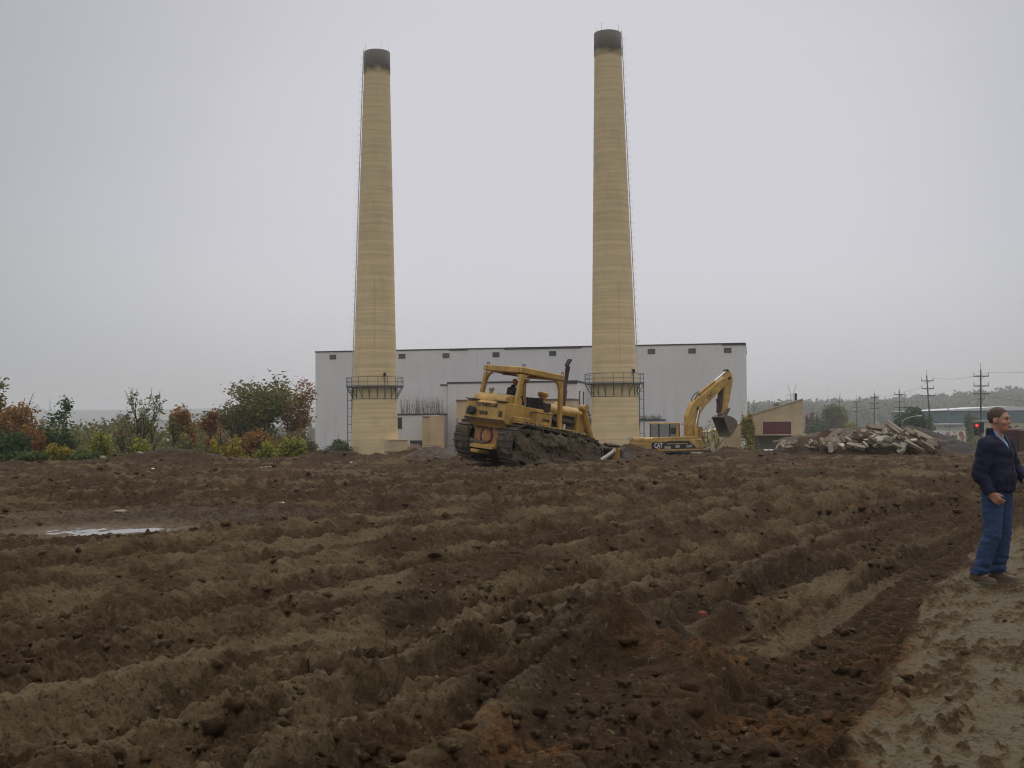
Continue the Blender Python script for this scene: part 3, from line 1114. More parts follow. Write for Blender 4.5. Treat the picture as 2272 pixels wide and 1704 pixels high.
# duct and retaining wall at the foot of the first chimney
rw = empty("retaining_wall", (0, 0, 0), 0, "low tan retaining wall with an orange pipe rail beside the first chimney", "wall")
p0, p1 = W(846, 968, 129.0), W(955, 968, 129.0)
MB().box(p0.x, p1.x, 129, 129.5, GZ - .5, p0.z).build("wall_body", M_tan2, rw)
pr = MB()
pr.tube([(p0.x, 128.95, p0.z + .06), (p1.x, 128.95, p0.z + .06)], .07, 8)
pr.tube([(p0.x, 129.1, p0.z + .3), (p0.x + 7.1, 129.1, p0.z + .3)], .035, 6)
for q in range(6):
    pr.tube([(p0.x + q * 1.4, 129.1, p0.z), (p0.x + q * 1.4, 129.1, p0.z + .32)], .03, 5)
pr.build("pipe_rail", M_plain("orange rusty pipe", (.33, .16, .07), .6, .3, 3), rw)
dk = empty("flue_duct", (0, 0, 0), 0, "short square tan flue duct stub jutting from the first chimney's foot", "duct")
q0, q1 = W(851, 950, 129.3), W(875, 958, 129.3)
MB().box(CH1.x + 1.2, q1.x + .3, 128.6, 130.2, q1.z - .9, q0.z - .05).build("duct_body", M_tan, dk)
MB().box(CH1.x + 1.9, q1.x + .36, 128.5, 130.3, q0.z - .05, q0.z + .07).build("duct_flange", M_tan2, dk)
MB().box(q1.x - 1.2, q1.x + .5, 128.4, 128.9, q1.z - 1.2, q1.z - 1.0).build("ledge", M_plate, dk)

# ------------------------------------------------------------------ tan mono-pitch shed with maroon panel
def px_plane(M, px, py, off=0.0):
    """Local (x, z) on the plane y = off of frame M for a pixel in the 2212 px view."""
    Mi = M.inverted()
    o = Mi @ CAM
    dl = Mi.to_3x3() @ (W(px, py, 100.0) - CAM)
    q = o + dl * ((off - o.y) / dl.y)
    return q.x, q.z


def shed():
    Yd = 118.0
    o = W(1622, 975, Yd)
    M = Matrix.Translation((o.x, Yd, GZ)) @ Matrix.Rotation(R(-14.5), 4, 'Z')
    e = empty("mono_pitch_shed", (o.x, Yd, GZ), R(-14.5), "small tan mono-pitch building with a maroon panel in its front wall", "building")
    b_, c_, d_ = px_plane(M, 1736, 975), px_plane(M, 1736, 863), px_plane(M, 1621, 897)
    zl = px_plane(M, 1700, 941)[1]
    xb = b_[0]
    MB().prism([(0, -.4), (.32, -.4), (.32, zl), (xb, zl), (xb, c_[1]), (0, d_[1])], 'y', 0, 7).build("wall", M_tan, e)
    MB().box(.32, xb, .8, 6.9, -.4, zl).box(.33, .75, .3, .8, -.4, zl).build("lower_wall", M_plain("unpainted lower wall", (.15, .14, .08), .9, .3, 1), e)
    MB().box(xb - .9, xb, .02, .8, -.4, zl).build("corner_pier", M_tan, e)
    MB().prism([(-.15, d_[1] - .04), (xb + .02, c_[1]), (xb + .02, c_[1] + .12), (-.15, d_[1] + .1)], 'y', -.1, 7.1).build("roof", M_plate, e)
    p0, p1 = px_plane(M, 1648, 911), px_plane(M, 1709, 938)
    mp_ = MB().box(p0[0], p1[0], -.03, .02, p1[1], p0[1]).build("maroon_panel", M_maroon, e)
    f = MB()
    f.box(p0[0] - .06, p1[0] + .06, -.06, -.001, p1[1] - .09, p1[1]).box(p0[0] - .06, p1[0] + .06, -.05, -.001, p0[1], p0[1] + .05)
    f.build("panel_frame", M_tan2, e)
    q = px_plane(M, 1719, 864, 1)
    MB().tube([(q[0], 1, q[1] - .6), (q[0], 1, q[1] + .7)], .14, 10).build("vent_pipe", M_black, e)


shed()
def ramp_wall():
    Yd = 121.0
    a, b_, c_ = W(1548, 975, Yd), W(1602, 975, Yd), W(1546, 929, Yd)
    d_ = W(1602, 915, Yd)
    e = empty("stair_wall", (0, 0, 0), 0, "low tan wall with a sloping top, left of the orange creeper", "wall")
    MB().prism([(a.x - 1, GZ - .4), (b_.x, GZ - .4), (b_.x, d_.z), (a.x - 1, c_.z - .3)], 'y', Yd, Yd + 3).build("wall_body", M_tan, e)
    MB().prism([(a.x - 1.05, c_.z - .3), (b_.x, d_.z), (b_.x, d_.z + .1), (a.x - 1.05, c_.z - .2)], 'y', Yd - .08, Yd + 3.1).build("coping", M_tan2, e)


ramp_wall()

# ------------------------------------------------------------------ bulldozer
def frame_M(loc, yaw, pitch=0, roll=0):
    return Matrix.Translation(loc) @ Matrix.Rotation(yaw, 4, 'Z') @ Matrix.Rotation(pitch, 4, 'Y') @ Matrix.Rotation(roll, 4, 'X')


def track_path(xr, zr, rr, xf, zf, rf, step):
    """Closed belt round a rear and a front wheel (x, z)."""
    pts = []
    d = Vector((xf - xr, zf - zr))
    L = d.length
    base = math.atan2(d.y, d.x)
    al = math.acos((rr - rf) / L)
    a1, a2 = base + al, base - al
    # rear arc from a1 to a2 the long way (over the back)
    n = 60
    for k in range(n + 1):
        a = a1 + (2 * math.pi - 2 * al) * k / n
        pts.append(Vector((xr + rr * math.cos(a), zr + rr * math.sin(a))))
    for k in range(n + 1):
        a = a2 + (2 * al) * k / n
        pts.append(Vector((xf + rf * math.cos(a), zf + rf * math.sin(a))))
    pts.append(pts[0].copy())
    cum = [0]
    for k in range(1, len(pts)):
        cum.append(cum[-1] + (pts[k] - pts[k - 1]).length)
    T = cum[-1]
    m = int(T / step)
    out = []
    j = 0
    for q in range(m):
        s = T * q / m
        while cum[j + 1] < s: j += 1
        t = (s - cum[j]) / max(cum[j + 1] - cum[j], 1e-9)
        p = pts[j].lerp(pts[j + 1], t)
        tg = (pts[j + 1] - pts[j]).normalized()
        out.append((p, tg))
    return out


def crawler(name, yc, wd, geo, parent, step=.2, mud=True, m=None, seed=1):
    xr, zr, rr, xf, zf, rf = geo
    belt = MB()
    for p, tg in track_path(xr, zr, rr, xf, zf, rf, step):
        nrm = Vector((tg.y, -tg.x))        # outward
        M = Matrix(((tg.x, 0, nrm.x, p.x), (0, 1, 0, yc), (tg.y, 0, nrm.y, p.y), (0, 0, 0, 1)))
        belt.box(-step * .47, step * .47, -wd / 2, wd / 2, -.05, 0, M=M)
        belt.box(-step * .47, -step * .30, -wd / 2 + .01, wd / 2 - .01, 0, .065, M=M)
    tr = belt.build(name, m or M_track, parent)
    for nm_, (x, z, r_, h) in (("drive_sprocket", (xr, zr, rr - .1, .1)), ("idler_wheel", (xf, zf, rf - .08, .14))):
        inn = MB()
        inn.lathe([(.01, -h), (r_, -h), (r_, h), (.01, h)], 28, Matrix.Translation((x, yc, z)) @ Matrix.Rotation(math.pi / 2, 4, 'X'), False)
        inn.lathe([(.01, -h - .12), (r_ * .4, -h - .12), (r_ * .5, -h), (r_ * .5, h), (r_ * .4, h + .12), (.01, h + .12)], 20, Matrix.Translation((x, yc, z)) @ Matrix.Rotation(math.pi / 2, 4, 'X'), False)
        inn.build(nm_, M_dark, tr)
    fb = MB()
    fb.box(xr + .25, xf - .1, yc - .16, yc + .16, .34, .62, .03)
    nro = 6
    for k in range(nro):
        x = xr + .45 + (xf - xr - .75) * k / (nro - 1)
        fb.lathe([(.01, -.2), (.13, -.2), (.13, .2), (.01, .2)], 14, Matrix.Translation((x, yc, .22)) @ Matrix.Rotation(math.pi / 2, 4, 'X'), False)
    fb.build("roller_frame", M_dark, tr)
    return tr


def cake(name, parent, pieces, h=.045, seed=0, amp=.07, m=None):
    lo = np.min([np.array(c) - np.array(s) for c, s in pieces], 0) - .2
    hi = np.max([np.array(c) + np.array(s) for c, s in pieces], 0) + .2

    def fn(p):
        d = None
        for c, s in pieces:
            e = box_sdf(p, c, s, min(s) * .7)
            d = e if d is None else smin(d, e, .1)
        return d - amp * n3(p, 2.6, seed) - amp * .8 * np.abs(n3(p, 6, seed + 5)) + amp * .5 - amp * .45 * n3(p, 13, seed + 9)
    V, Q = nets(fn, lo, hi, h)
    return link(name, arr_mesh(name, V, Q, True), m or M_mudc, parent)


def bulldozer():
    yaw = R(44)
    X0, Y0 = .40, 41.3
    d = empty("bulldozer", (X0, Y0, -.07), 0, "yellow crawler bulldozer with a roll-over frame, mud caked on its tracks", "bulldozer",
              rot=frame_M((0, 0, 0), yaw, R(6.8), R(4.8)).to_euler())
    d.scale = (1.0, 1.0, 1.02)
    Y1 = M_yel
    geoR = (-1.5, .78, .74, 1.95, .68, .64)
    tr = crawler("track", -1.15, .78, geoR, d)
    tl = crawler("track", 1.15, .78, geoR, d)
    cake("mud_cake", tr, [((.2, -1.46, .62), (2.0, .13, .50)), ((-1.45, -1.42, .78), (.66, .14, .62)), ((1.85, -1.44, .62), (.62, .16, .56)), ((.5, -1.50, 1.05), (1.5, .13, .26)), ((.2, -1.2, 1.46), (1.6, .34, .07)), ((.6, -1.55, .2), (1.9, .25, .16))], seed=3, amp=.13)
    cake("mud_cake", tl, [((-1.2, .86, .5), (.7, .12, .4)), ((.2, 1.15, 1.44), (1.5, .3, .05))], seed=8, amp=.08)
    cake("mud_cake", tr, [((-2.22, -1.15, .75), (.05, .36, .45))], seed=11, amp=.06)
    cake("mud_cake", tl, [((-2.22, 1.15, .75), (.05, .34, .45)), ((-1.5, 1.15, 1.5), (.4, .36, .03))], seed=12, amp=.06)
    # hull, transmission case at the back
    hl = MB()
    hl.box(-1.5, 2.1, -.55, .55, .55, 1.3, .04)
    hl.build("hull", M_yel2, d)
    tc_ = MB()
    tc_.box(-2.02, -1.505, -.74, .74, .50, 1.38, .05)
    tco = tc_.build("transmission_case", M_orange, d)
    bo = MB()
    for k in range(22):
        a = 2 * math.pi * k / 22
        if .30 * math.sin(a) < -.26: continue
        bo.box(-2.06, -2.018, .02 + .30 * math.cos(a) - .025, .02 + .30 * math.cos(a) + .025, 0.93 + .30 * math.sin(a) - .025, 0.93 + .30 * math.sin(a) + .025)
    for ys in ((-.62, -.5), (.47, .6)):
        br_ = MB()
        for y in ys:
            br_.box(-2.05, -2.018, y - .03, y + .03, 1.22, 1.32)
        br_.box(-2.03, -2.018, ys[0], ys[1], 1.24, 1.27)
        br_.build("bolt_row", M_rust, tco)
    bo.lathe([(.275, 0), (.325, 0), (.325, .012), (.275, .012)], 28, Matrix.Translation((-2.018, .02, .93)) @ Matrix.Rotation(-math.pi / 2, 4, 'Y'), False, False)
    bo.build("bolt_circle", M_rust, tco)
    MB().lathe([(.01, 0), (.25, 0), (.22, .05), (.01, .05)], 24, Matrix.Translation((-2.018, .02, .93)) @ Matrix.Rotation(-math.pi / 2, 4, 'Y'), False).build("cover_plate", M_orange, tco)
    hp = MB()
    hp.prism([(-2.5, .48), (-2.0, .60), (-2.0, .68), (-2.5, .58)], 'y', -.85, .35, bev=.01)
    hp.box(-2.6, -2.0, -.22, .16, .3, .42, .02)
    hp.build("drawbar", M_yel2, d)
    cake("mud_cake", d, [((-2.15, .25, .68), (.18, .45, .1))], seed=21, amp=.07)
    # fenders
    for s in (-1, 1):
        MB().box(-1.9, .95, s * .56, s * 1.5, 1.50, 1.55, .01).box(-1.9, -1.3, s * .60, s * 1.42, 1.55, 1.72, .02).build("fender", M_yel2, d)
        MB().box(.95, 2.15, s * .56, s * .98, 1.28, 1.5, .02).build("side_plate", M_yel2, d)
    # rear fuel tank: text face, ledge, rounded seat tank
    tk = MB()
    tk.prism([(-2.3, 1.78), (-2.16, 1.66), (-1.35, 1.66), (-1.35, 2.42), (-2.24, 2.42), (-2.3, 2.36)], 'y', -1.06, 1.06, bev=.03)
    tko = tk.build("fuel_tank", Y1, d)
    tko.location.z = -.27
    u = MB()
    u.prism([(-2.16, 1.655), (-1.6, 1.655), (-1.6, 1.36), (-1.95, 1.36)], 'y', -.95, .95, bev=.02)
    u.build("tank_skirt", M_yel2, tko)
    sl = MB()
    for k in range(3):
        sl.box(-2.07, -2.03, -.78 + k * .5, -.4 + k * .5, 1.44, 1.58)
    sl.build("skirt_slots", M_rust, tko)
    le = MB().box(-2.36, -2.28, -1.02, 1.02, 1.76, 1.80).box(-2.34, -2.28, -1.0, 1.0, 1.69, 1.72)
    le.build("tank_ledge", M_rust, tko)
    st = MB()
    pr = [(-2.2, 2.425)] + [(-1.86 + .34 * math.cos(t), 2.42 + .30 * math.sin(t)) for t in np.linspace(math.pi, math.pi * .5, 7)] + [(-1.4, 2.70), (-1.32, 2.62), (-1.32, 2.425)]
    st.prism(pr, 'y', -.86, .88, bev=.04)
    st.tube([(-1.86, .28, 2.70), (-1.86, .28, 2.83)], .07, 10)
    st.build("seat_tank", Y1, tko)
    MB().lathe([(.01, 0), (.1, 0), (.12, .04), (.09, .1), (.01, .1)], 14, Matrix.Translation((-1.86, .28, 2.83))).build("filler_cap", M_grey, tko)
    MB().box(-2.36, -2.2, -1.08, -.5, 2.425, 2.455).build("step_edge", M_rust, tko)
    MB().box(-2.36, -2.2, .45, 1.08, 2.425, 2.455).build("step_edge", M_rust, tko)
    # lamps on the rear face
    lp = MB()
    lp.lathe([(.01, 0), (.12, 0), (.165, .1), (.17, .2), (.12, .22), (.01, .2)], 20, Matrix.Translation((-2.3, .56, 2.03)) @ Matrix.Rotation(-math.pi / 2, 4, 'Y'))
    lp.build("work_lamp", M_black, tko)
    for y in (.88, -.84):
        MB().box(-2.32, -2.298, y - .09, y + .09, 1.9, 2.1, .008).build("tail_lamp", M_rust, tko)
    TX = Matrix.Translation((-2.312, 0, 0)) @ Matrix(((0, 0, -1, 0), (-1, 0, 0, 0), (0, 1, 0, 0), (0, 0, 0, 1)))
    text_mesh("lettering", "CATERPILLAR", .185, M_black, tko, TX @ Matrix.Translation((.08, 2.27, 0)), bold=True, xs=1.0)
    text_mesh("lettering", "'35048", .175, M_black, tko, TX @ Matrix.Translation((-.06, 1.98, 0)), bold=True)
    # side box with the number
    MB().box(-1.34, -.35, -1.02, -.6, 1.56, 2.12, .02).build("side_console", Y1, d)
    sb = MB().box(-.95, -.15, -1.3, -1.03, 1.56, 1.98, .02).box(-1.0, -.1, -1.32, -1.01, 1.98, 2.02, .01).build("battery_box", Y1, d)
    TS = Matrix.Translation((0, -1.306, 0)) @ Matrix(((1, 0, 0, 0), (0, 0, -1, 0), (0, 1, 0, 0), (0, 0, 0, 1)))
    text_mesh("lettering", "35048", .16, M_black, sb, TS @ Matrix.Translation((-.48, 1.74, 0)), bold=True)
    # cab deck, seat, dash and levers
    MB().box(-1.3, .5, -.58, .6, 1.5, 1.6, .01).build("deck", M_dark, d)
    MB().box(-1.25, -.65, -.1, .64, 1.62, 2.2, .04).box(-1.3, -1.12, -.12, .66, 2.05, 2.5, .05).build("seat", M_black, d)
    ds = MB().box(.15, .55, -.5, .5, 1.6, 2.42, .04).box(.1, .2, -.4, .4, 2.36, 2.55, .03)
    ds.build("dashboard", M_dark, d)
    for y, x in ((-.42, -.1), (-.3, -.05), (.3, 0), (.42, -.12)):
        lv = MB().tube([(x + .2, y, 1.6), (x, y, 2.45)], .02, 6).tube([(x, y, 2.42), (x, y, 2.54)], .035, 8)
        lv.build("control_lever", M_black, d)
    # engine bonnet
    en = MB()
    pr = [(-.42, 2.08), (.42, 2.08)] + [(.46 * math.cos(t), 2.2 + .24 * math.sin(t)) for t in np.linspace(0, math.pi, 11)]
    en.prism(pr, 'x', .42, 2.35)
    en.build("bonnet", Y1, d)
    eb = MB().box(.56, 2.0, -.36, .36, 1.3, 2.075, .03)
    eb.tube([(.7, -.42, 1.85), (1.9, -.42, 1.85)], .1, 10)
    eb.tube([(1.05, -.45, 1.5), (1.05, -.45, 1.78)], .09, 12)
    eb.box(1.5, 1.85, -.5, -.3, 1.4, 1.7, .03)
    eb.build("engine_block", M_dark, d)
    MB().tube([(1.32, -.52, 1.48), (1.32, -.52, 1.74)], .06, 12).build("oil_filter", M_white, d)
    MB().box(.42, .56, -.56, .56, 1.3, 2.1, .02).build("bulkhead", Y1, d)
    rg = MB().prism([(2.0, .85), (2.45, .85), (2.45, 2.1), (2.38, 2.25), (2.0, 2.25)], 'y', -.56, .56, bev=.04)
    rg.build("radiator_guard", Y1, d)
    # breather and exhaust
    ac = MB().lathe([(.09, 2.3), (.09, 2.56), (.1, 2.58), (.19, 2.66), (.21, 2.7), (.21, 2.78), (.15, 2.82), (.01, 2.83)], 20, Matrix.Translation((.62, .1, 0)))
    ac.lathe([(.01, 2.28), (.14, 2.28), (.14, 2.5), (.01, 2.54)], 14, Matrix.Translation((.45, .32, 0)))
    ac.build("air_cleaner", Y1, d)
    ex = MB().lathe([(.11, 2.3), (.11, 3.02), (.075, 3.04), (.075, 3.72), (.09, 3.74), (.09, 3.94)], 16, Matrix.Translation((1.62, -.02, 0)))
    eo = ex.build("exhaust_stack", M_rust, d)
    MB().prism([(1.52, 3.96), (1.56, 3.94), (1.72, 4.2), (1.66, 4.22)], 'y', -.12, .08).build("rain_flap", M_black, eo)
    # roll-over frame
    zt = 3.48
    for nm, x0, z0, x1, y in (("frame_post", -1.74, 2.02, -1.6, -.95), ("frame_post", -1.74, 2.02, -1.6, .95), ("frame_post", .62, 1.52, .36, -.98), ("frame_post", .62, 1.52, .36, .98)):
        b = MB()
        w = .075
        A = [(x0 - w, z0), (x0 + w, z0), (x1 + w, zt - .25), (x1 - w, zt - .25)]
        b.prism(A, 'y', y - .065, y + .065, bev=.015)
        sx = 1 if x0 < 0 else -1
        g = [(x1 + sx * w, zt - .26), (x1 + sx * (w + .28), zt - .26)] + [(x1 + sx * (w + .28 - .28 * math.sin(t)), zt - .26 - .30 + .30 * math.cos(t)) for t in np.linspace(0.1, math.pi / 2, 6)]
        b.prism(g, 'y', y - .05, y + .05)
        sy = -1 if y > 0 else 1
        g2 = [(y + sy * .08, zt - .26), (y + sy * .36, zt - .26)] + [(y + sy * (.36 - .28 * math.sin(t)), zt - .26 - .3 + .3 * math.cos(t)) for t in np.linspace(.1, math.pi / 2, 6)]
        b.prism(g2, 'x', x1 - .05, x1 + .05)
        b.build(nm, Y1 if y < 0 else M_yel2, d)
    cp = MB()
    for y in (-.95, .95):
        cp.box(-1.72, .48, y - .085, y + .085, zt - .22, zt, .03)
    for x in (-1.62, .38):
        cp.box(x - .085, x + .085, -.86, .86, zt - .22, zt, .03)
    cpo = cp.build("canopy_frame", Y1, d)
    MB().box(-1.52, .28, -.85, .85, zt - .16, zt - .12, 0).box(-.9, -.8, -.85, .85, zt - .26, zt - .16).build("canopy_roof", M_brown, cpo)
    for x, y in ((-1.6, -.95), (.42, -.95), (-1.6, .95)):
        MB().tube([(x - .05, y, zt), (x - .04, y, zt + .09), (x + .06, y, zt + .09), (x + .07, y, zt)], .018, 6).build("lifting_eye", M_rust, cpo)
    # blade, push arms and cylinders
    bl = MB()
    cv = [(3.25 + .22 * ((z - .55) / .6) ** 2 - .1, z) for z in np.linspace(-.1, 1.22, 10)]
    bl.prism(cv + [(x - .07, z) for x, z in reversed(cv)], 'y', -1.95, 1.95)
    bl.box(3.0, 3.22, -1.9, 1.9, .2, .32, .01).box(3.06, 3.3, -1.9, 1.9, 1.0, 1.1, .01)
    blo = bl.build("blade", M_track, d)
    MB().box(3.02, 3.14, -1.90, -1.6, .05, 1.16, .02).build("blade_end_plate", M_yel2, blo)
    MB().box(3.02, 3.14, -.5, -.2, .05, 1.16, .02).build("blade_end_plate", M_yel2, blo)
    cake("mud_cake", blo, [((3.12, -1.0, 1.22), (.12, .85, .07)), ((3.05, -1.0, .35), (.15, .8, .25)), ((3.2, 1.0, 1.22), (.12, .8, .06))], seed=31, amp=.07)
    for s in (-1, 1):
        MB().box(-.2, 3.06, s * 1.64 - .1, s * 1.64 + .1, .2, .46, .03).build("push_arm", M_mudc, d)
        c1, c2, c3 = Vector((2.12, s * .68, 2.40)), Vector((2.78, s * .72, 1.26)), Vector((3.1, s * .74, .66))
        cy = MB().tube([c1, c2], .105, 14)
        cy.tube([c1 + Vector((-.02, -.16, .05)), c1 + Vector((-.02, .16, .05))], .13, 12)
        co = cy.build("lift_cylinder", Y1, d)
        MB().tube([c2, c3], .04, 10).build("cylinder_rod", M_black, co)
    MB().tube([(2.2, -1.64, .5), (2.55, -1.66, .72)], .085, 10).tube([(2.55, -1.66, .72), (3.02, -1.68, 1.02)], .07, 10).tube([(3.0, -1.68, .98), (3.08, -1.68, 1.08)], .1, 8).build("tilt_brace", M_plate, d)
    return d


dozer = bulldozer()


# ------------------------------------------------------------------ excavator
def excavator():
    C_, S_ = math.cos(R(28)), math.sin(R(28))
    X0, Y0, Zg = 11.66, 81.0, -1.66
    e = empty("excavator", (X0, Y0, Zg), R(28), "yellow excavator with its boom raised and an empty bucket hanging to the right", "excavator")
    for s in (-1, 1):
        crawler("track", s * 1.3, .7, (-1.9, .52, .45, 2.0, .52, .45), e, .22)
    MB().box(-1.6, 1.6, -1.0, 1.0, .45, .8, .05).lathe([(.01, .8), (.75, .8), (.75, 1.0), (.01, 1.0)], 28).build("undercarriage", M_dark, e)
    h = MB()
    h.box(-2.85, 1.8, -1.4, -.42, 1.02, 1.85, .05)
    h.box(-2.85, .3, -.42, 1.4, 1.02, 1.85, .05)
    h.box(.3, 1.8, -.42, .42, 1.02, 1.4, .03)
    h.prism([(-2.8, 1.8), (1.15, 1.86), (1.15, 2.02), (-2.6, 1.98), (-2.8, 1.9)], 'y', -1.38, -.45, bev=.03)
    h.box(-2.8, -1.45, -.42, 1.35, 1.8, 1.98, .05)
    ho = h.build("upper_body", M_yel, e)
    MB().box(-2.95, 1.82, -1.45, -1.36, 1.0, 1.14, .03).build("sill_beam", M_yel2, ho)
    # dark stripe panel on the side with its lettering
    sp = MB()
    sp.prism([(-2.84, 1.16), (1.15, 1.16), (.42, 1.72), (-1.4, 1.72), (-1.7, 1.66), (-2.84, 1.66)], 'y', -1.43, -1.397)
    spo = sp.build("stripe_panel", M_black, ho)
    MB().box(-1.55, .25, -1.45, -1.425, 1.5, 1.555).build("hand_rail", M_yel, spo)
    MB().box(.72, 1.82, -1.44, -1.40, 1.16, 1.22).build("stripe_panel", M_maroon, ho)
    TS = Matrix.Translation((0, -1.436, 0)) @ Matrix(((1, 0, 0, 0), (0, 0, -1, 0), (0, 1, 0, 0), (0, 0, 0, 1)))
    text_mesh("lettering", "CAT", .46, M_white, spo, TS @ Matrix.Translation((-2.27, 1.42, 0)), bold=True, xs=.78)
    MB().add([(-2.5, -1.441, 1.19), (-2.04, -1.441, 1.19), (-2.27, -1.441, 1.27), (-2.5, -1.434, 1.19), (-2.04, -1.434, 1.19), (-2.27, -1.434, 1.27)], [(0, 1, 2), (5, 4, 3), (0, 3, 4, 1), (1, 4, 5, 2), (2, 5, 3, 0)]).build("emblem", M_yel, spo)
    text_mesh("lettering", "330", .26, M_white, spo, TS @ Matrix.Translation((-.62, 1.33, 0)), bold=True)
    text_mesh("lettering", "CAT", .26, M_white, spo, TS @ Matrix.Translation((.42, 1.33, 0)), bold=True)
    MB().box(-1.75, -1.2, -1.444, -1.428, 1.18, 1.36, .005).build("data_plate", M_plate, spo)
    # counterweight: rounded block with a cut-away at the hook
    cw = MB()
    n = 14
    prf = [(-2.86, -1.4)] + [(-2.86 - .55 * math.sin(t), -1.4 + 2.8 * (t / math.pi)) for t in np.linspace(.25, math.pi - .25, n)] + [(-2.86, 1.4)]
    cw.prism(prf, 'z', .98, 1.62, bev=.05)
    prf2 = [(-2.86, -1.35)] + [(-2.86 - .40 * math.sin(t), -1.35 + 2.7 * (t / math.pi)) for t in np.linspace(.25, math.pi - .25, n)] + [(-2.86, 1.35)]
    cw.prism(prf2, 'z', 1.62, 1.9, bev=.06)
    cwo = cw.build("counterweight", M_yel2, e)
    MB().tube([(-3.25, .25, 1.9), (-3.25, .25, 2.0), (-3.25, .85, 2.0), (-3.25, .85, 1.9)], .04, 8).build("handrail", M_plate, cwo)
    # cab
    cb = MB()
    x0, x1, y0, y1, zb, zt = -.95, .85, .35, 1.4, 1.86, 3.0
    for (x, y) in ((x0, y0), (x0, y1), (x1, y0), (x1, y1), (.0, y0), (.0, y1)):
        cb.box(x - .045, x + .045, y - .045, y + .045, zb, zt - .08, .01)
    cb.box(x0 - .05, x1 + .05, y0 - .05, y1 + .05, 1.5, zb, .02)
    cbo = cb.build("cab", M_black, e)
    MB().box(x0 - .07, x1 + .07, y0 - .07, y1 + .07, zt - .085, zt + .02, .03).build("cab_roof", M_yel, cbo)
    MB().box(x0 + .05, x1 - .05, y0 - .01, y0 + .01, zb, zt - .1).build("cab_glass", M_glass, cbo)
    MB().box(x0 - .01, x0 + .01, y0 + .05, y1 - .05, zb, zt - .1).build("cab_glass", M_glass, cbo)
    MB().box(.1, .56, y0 - .03, y0 - .012, zb + .35, zt - .32, .01).build("side_window", M_gdark, cbo)
    MB().box(-.8, .5, y0 - .05, y0 - .03, zb, zb + .16, .01).build("cab_panel", M_grey, cbo)
    MB().box(x1 - .28, x1 + .05, y0 - .035, y0 - .013, zb, zt - .08, .01).build("cab_panel", M_yel, cbo)
    # mirror frame, grab rail between cab and boom
    gr = MB().box(.62, 1.25, -.32, -.24, 2.86, 2.96).box(1.15, 1.23, -.32, -.24, 1.9, 2.9)
    gr.build("guard_frame", M_yel, e)
    lx = lambda zx, y=0: 1.62 + 1.10 * (zx - 340) / 284 / C_ + y * S_ / C_
    lz = lambda zy: 2.0 + (1500 - zy) / 284
    def pts(L, y=0): return [(lx(a, y), lz(b)) for a, b in L]
    bm = MB()
    bm.prism(pts([(250, 1560), (252, 1080), (300, 930), (345, 830), (430, 720), (540, 640), (860, 380), (1010, 270), (1090, 235), (1170, 240), (1205, 290), (1150, 350), (1040, 430), (600, 885), (500, 1040), (465, 1160), (440, 1560)]), 'y', -.28, .28, bev=.03)
    bmo = bm.build("boom", M_yel, e)
    MB().prism(pts([(150, 1590), (235, 1480), (470, 1480), (520, 1300), (540, 1330), (520, 1590)]), 'y', -.40, .40, bev=.02).build("boom_bracket", M_yel2, e)
    # lettering on the boom
    ang = math.atan2(520 - 340, 860 - 540) 
    ctr = (lx(718), lz(650))
    Mx = Matrix.Translation((ctr[0], -.287, ctr[1])) @ Matrix.Rotation(-R(42), 4, 'Y') @ Matrix(((1, 0, 0, 0), (0, 0, -1, 0), (0, 1, 0, 0), (0, 0, 0, 1)))
    text_mesh("lettering", "CAT", .40, M_black, bmo, Mx, bold=True, xs=.8)
    # cylinders
    def cyl(name, a, b, c, r1, r2, y, m1=M_yel):
        A, B, Cc = ((lx(p[0]), y, lz(p[1])) for p in (a, b, c))
        o = MB().tube([A, B], r1, 12).tube([Vector(A) + Vector((0, -.1, 0)), Vector(A) + Vector((0, .1, 0))], r1 * 1.1, 10).build(name, m1, e)
        MB().tube([B, Cc], r2, 10).tube([Vector(Cc) + Vector((0, -.12, 0)), Vector(Cc) + Vector((0, .12, 0))], r2 * 1.7, 10).build("cylinder_rod", M_chrome, o)
        return o
    cyl("arm_cylinder", (530, 600), (858, 335), (1120, 115), .105, .065, 0)
    for y in (-.40, .40):
        cyl("boom_cylinder", (375, 1500), (385, 1255), (458, 912), .13, .06, y)
    MB().tube([(lx(458), -.47, lz(910)), (lx(458), .47, lz(910))], .13, 14).build("pivot_pin", M_black, bmo)
    MB().tube([(lx(a), .1, lz(b)) for a, b in ((385, 760), (400, 690), (460, 610), (540, 560), (640, 520), (800, 370))], .035, 6).tube([(lx(a), -.1, lz(b)) for a, b in ((420, 730), (470, 640), (540, 610))], .04, 6).build("hose", M_black, bmo)
    sk = MB().prism(pts([(1085, 130), (1125, 90), (1180, 150), (1222, 290), (1198, 450), (1150, 700), (1105, 900), (1065, 1040), (960, 1040), (950, 960), (1000, 700), (1040, 430), (1050, 280)]), 'y', -.2, .2, bev=.02)
    sko = sk.build("stick", M_yel, e)
    MB().tube([(lx(1130), -.36, lz(272)), (lx(1130), .36, lz(272))], .12, 14).tube([(lx(1112), -.2, lz(110)), (lx(1112), .2, lz(110))], .11, 12).build("pivot_pin", M_black, sko)
    bc = MB().tube([(lx(1205), 0, lz(330)), (lx(1150), 0, lz(760))], .085, 12)
    bco = bc.build("bucket_cylinder", M_dark, sko)
    MB().tube([(lx(1150), 0, lz(760)), (lx(1125), 0, lz(850)), (lx(1118), 0, lz(935))], .05, 10).build("cylinder_rod", M_chrome, bco)
    MB().prism(pts([(985, 470), (1020, 450), (1000, 720), (975, 960), (930, 1010), (940, 830), (930, 720), (960, 690)]), 'y', -.24, .24, bev=.01).build("stick_guard", M_rust, sko)
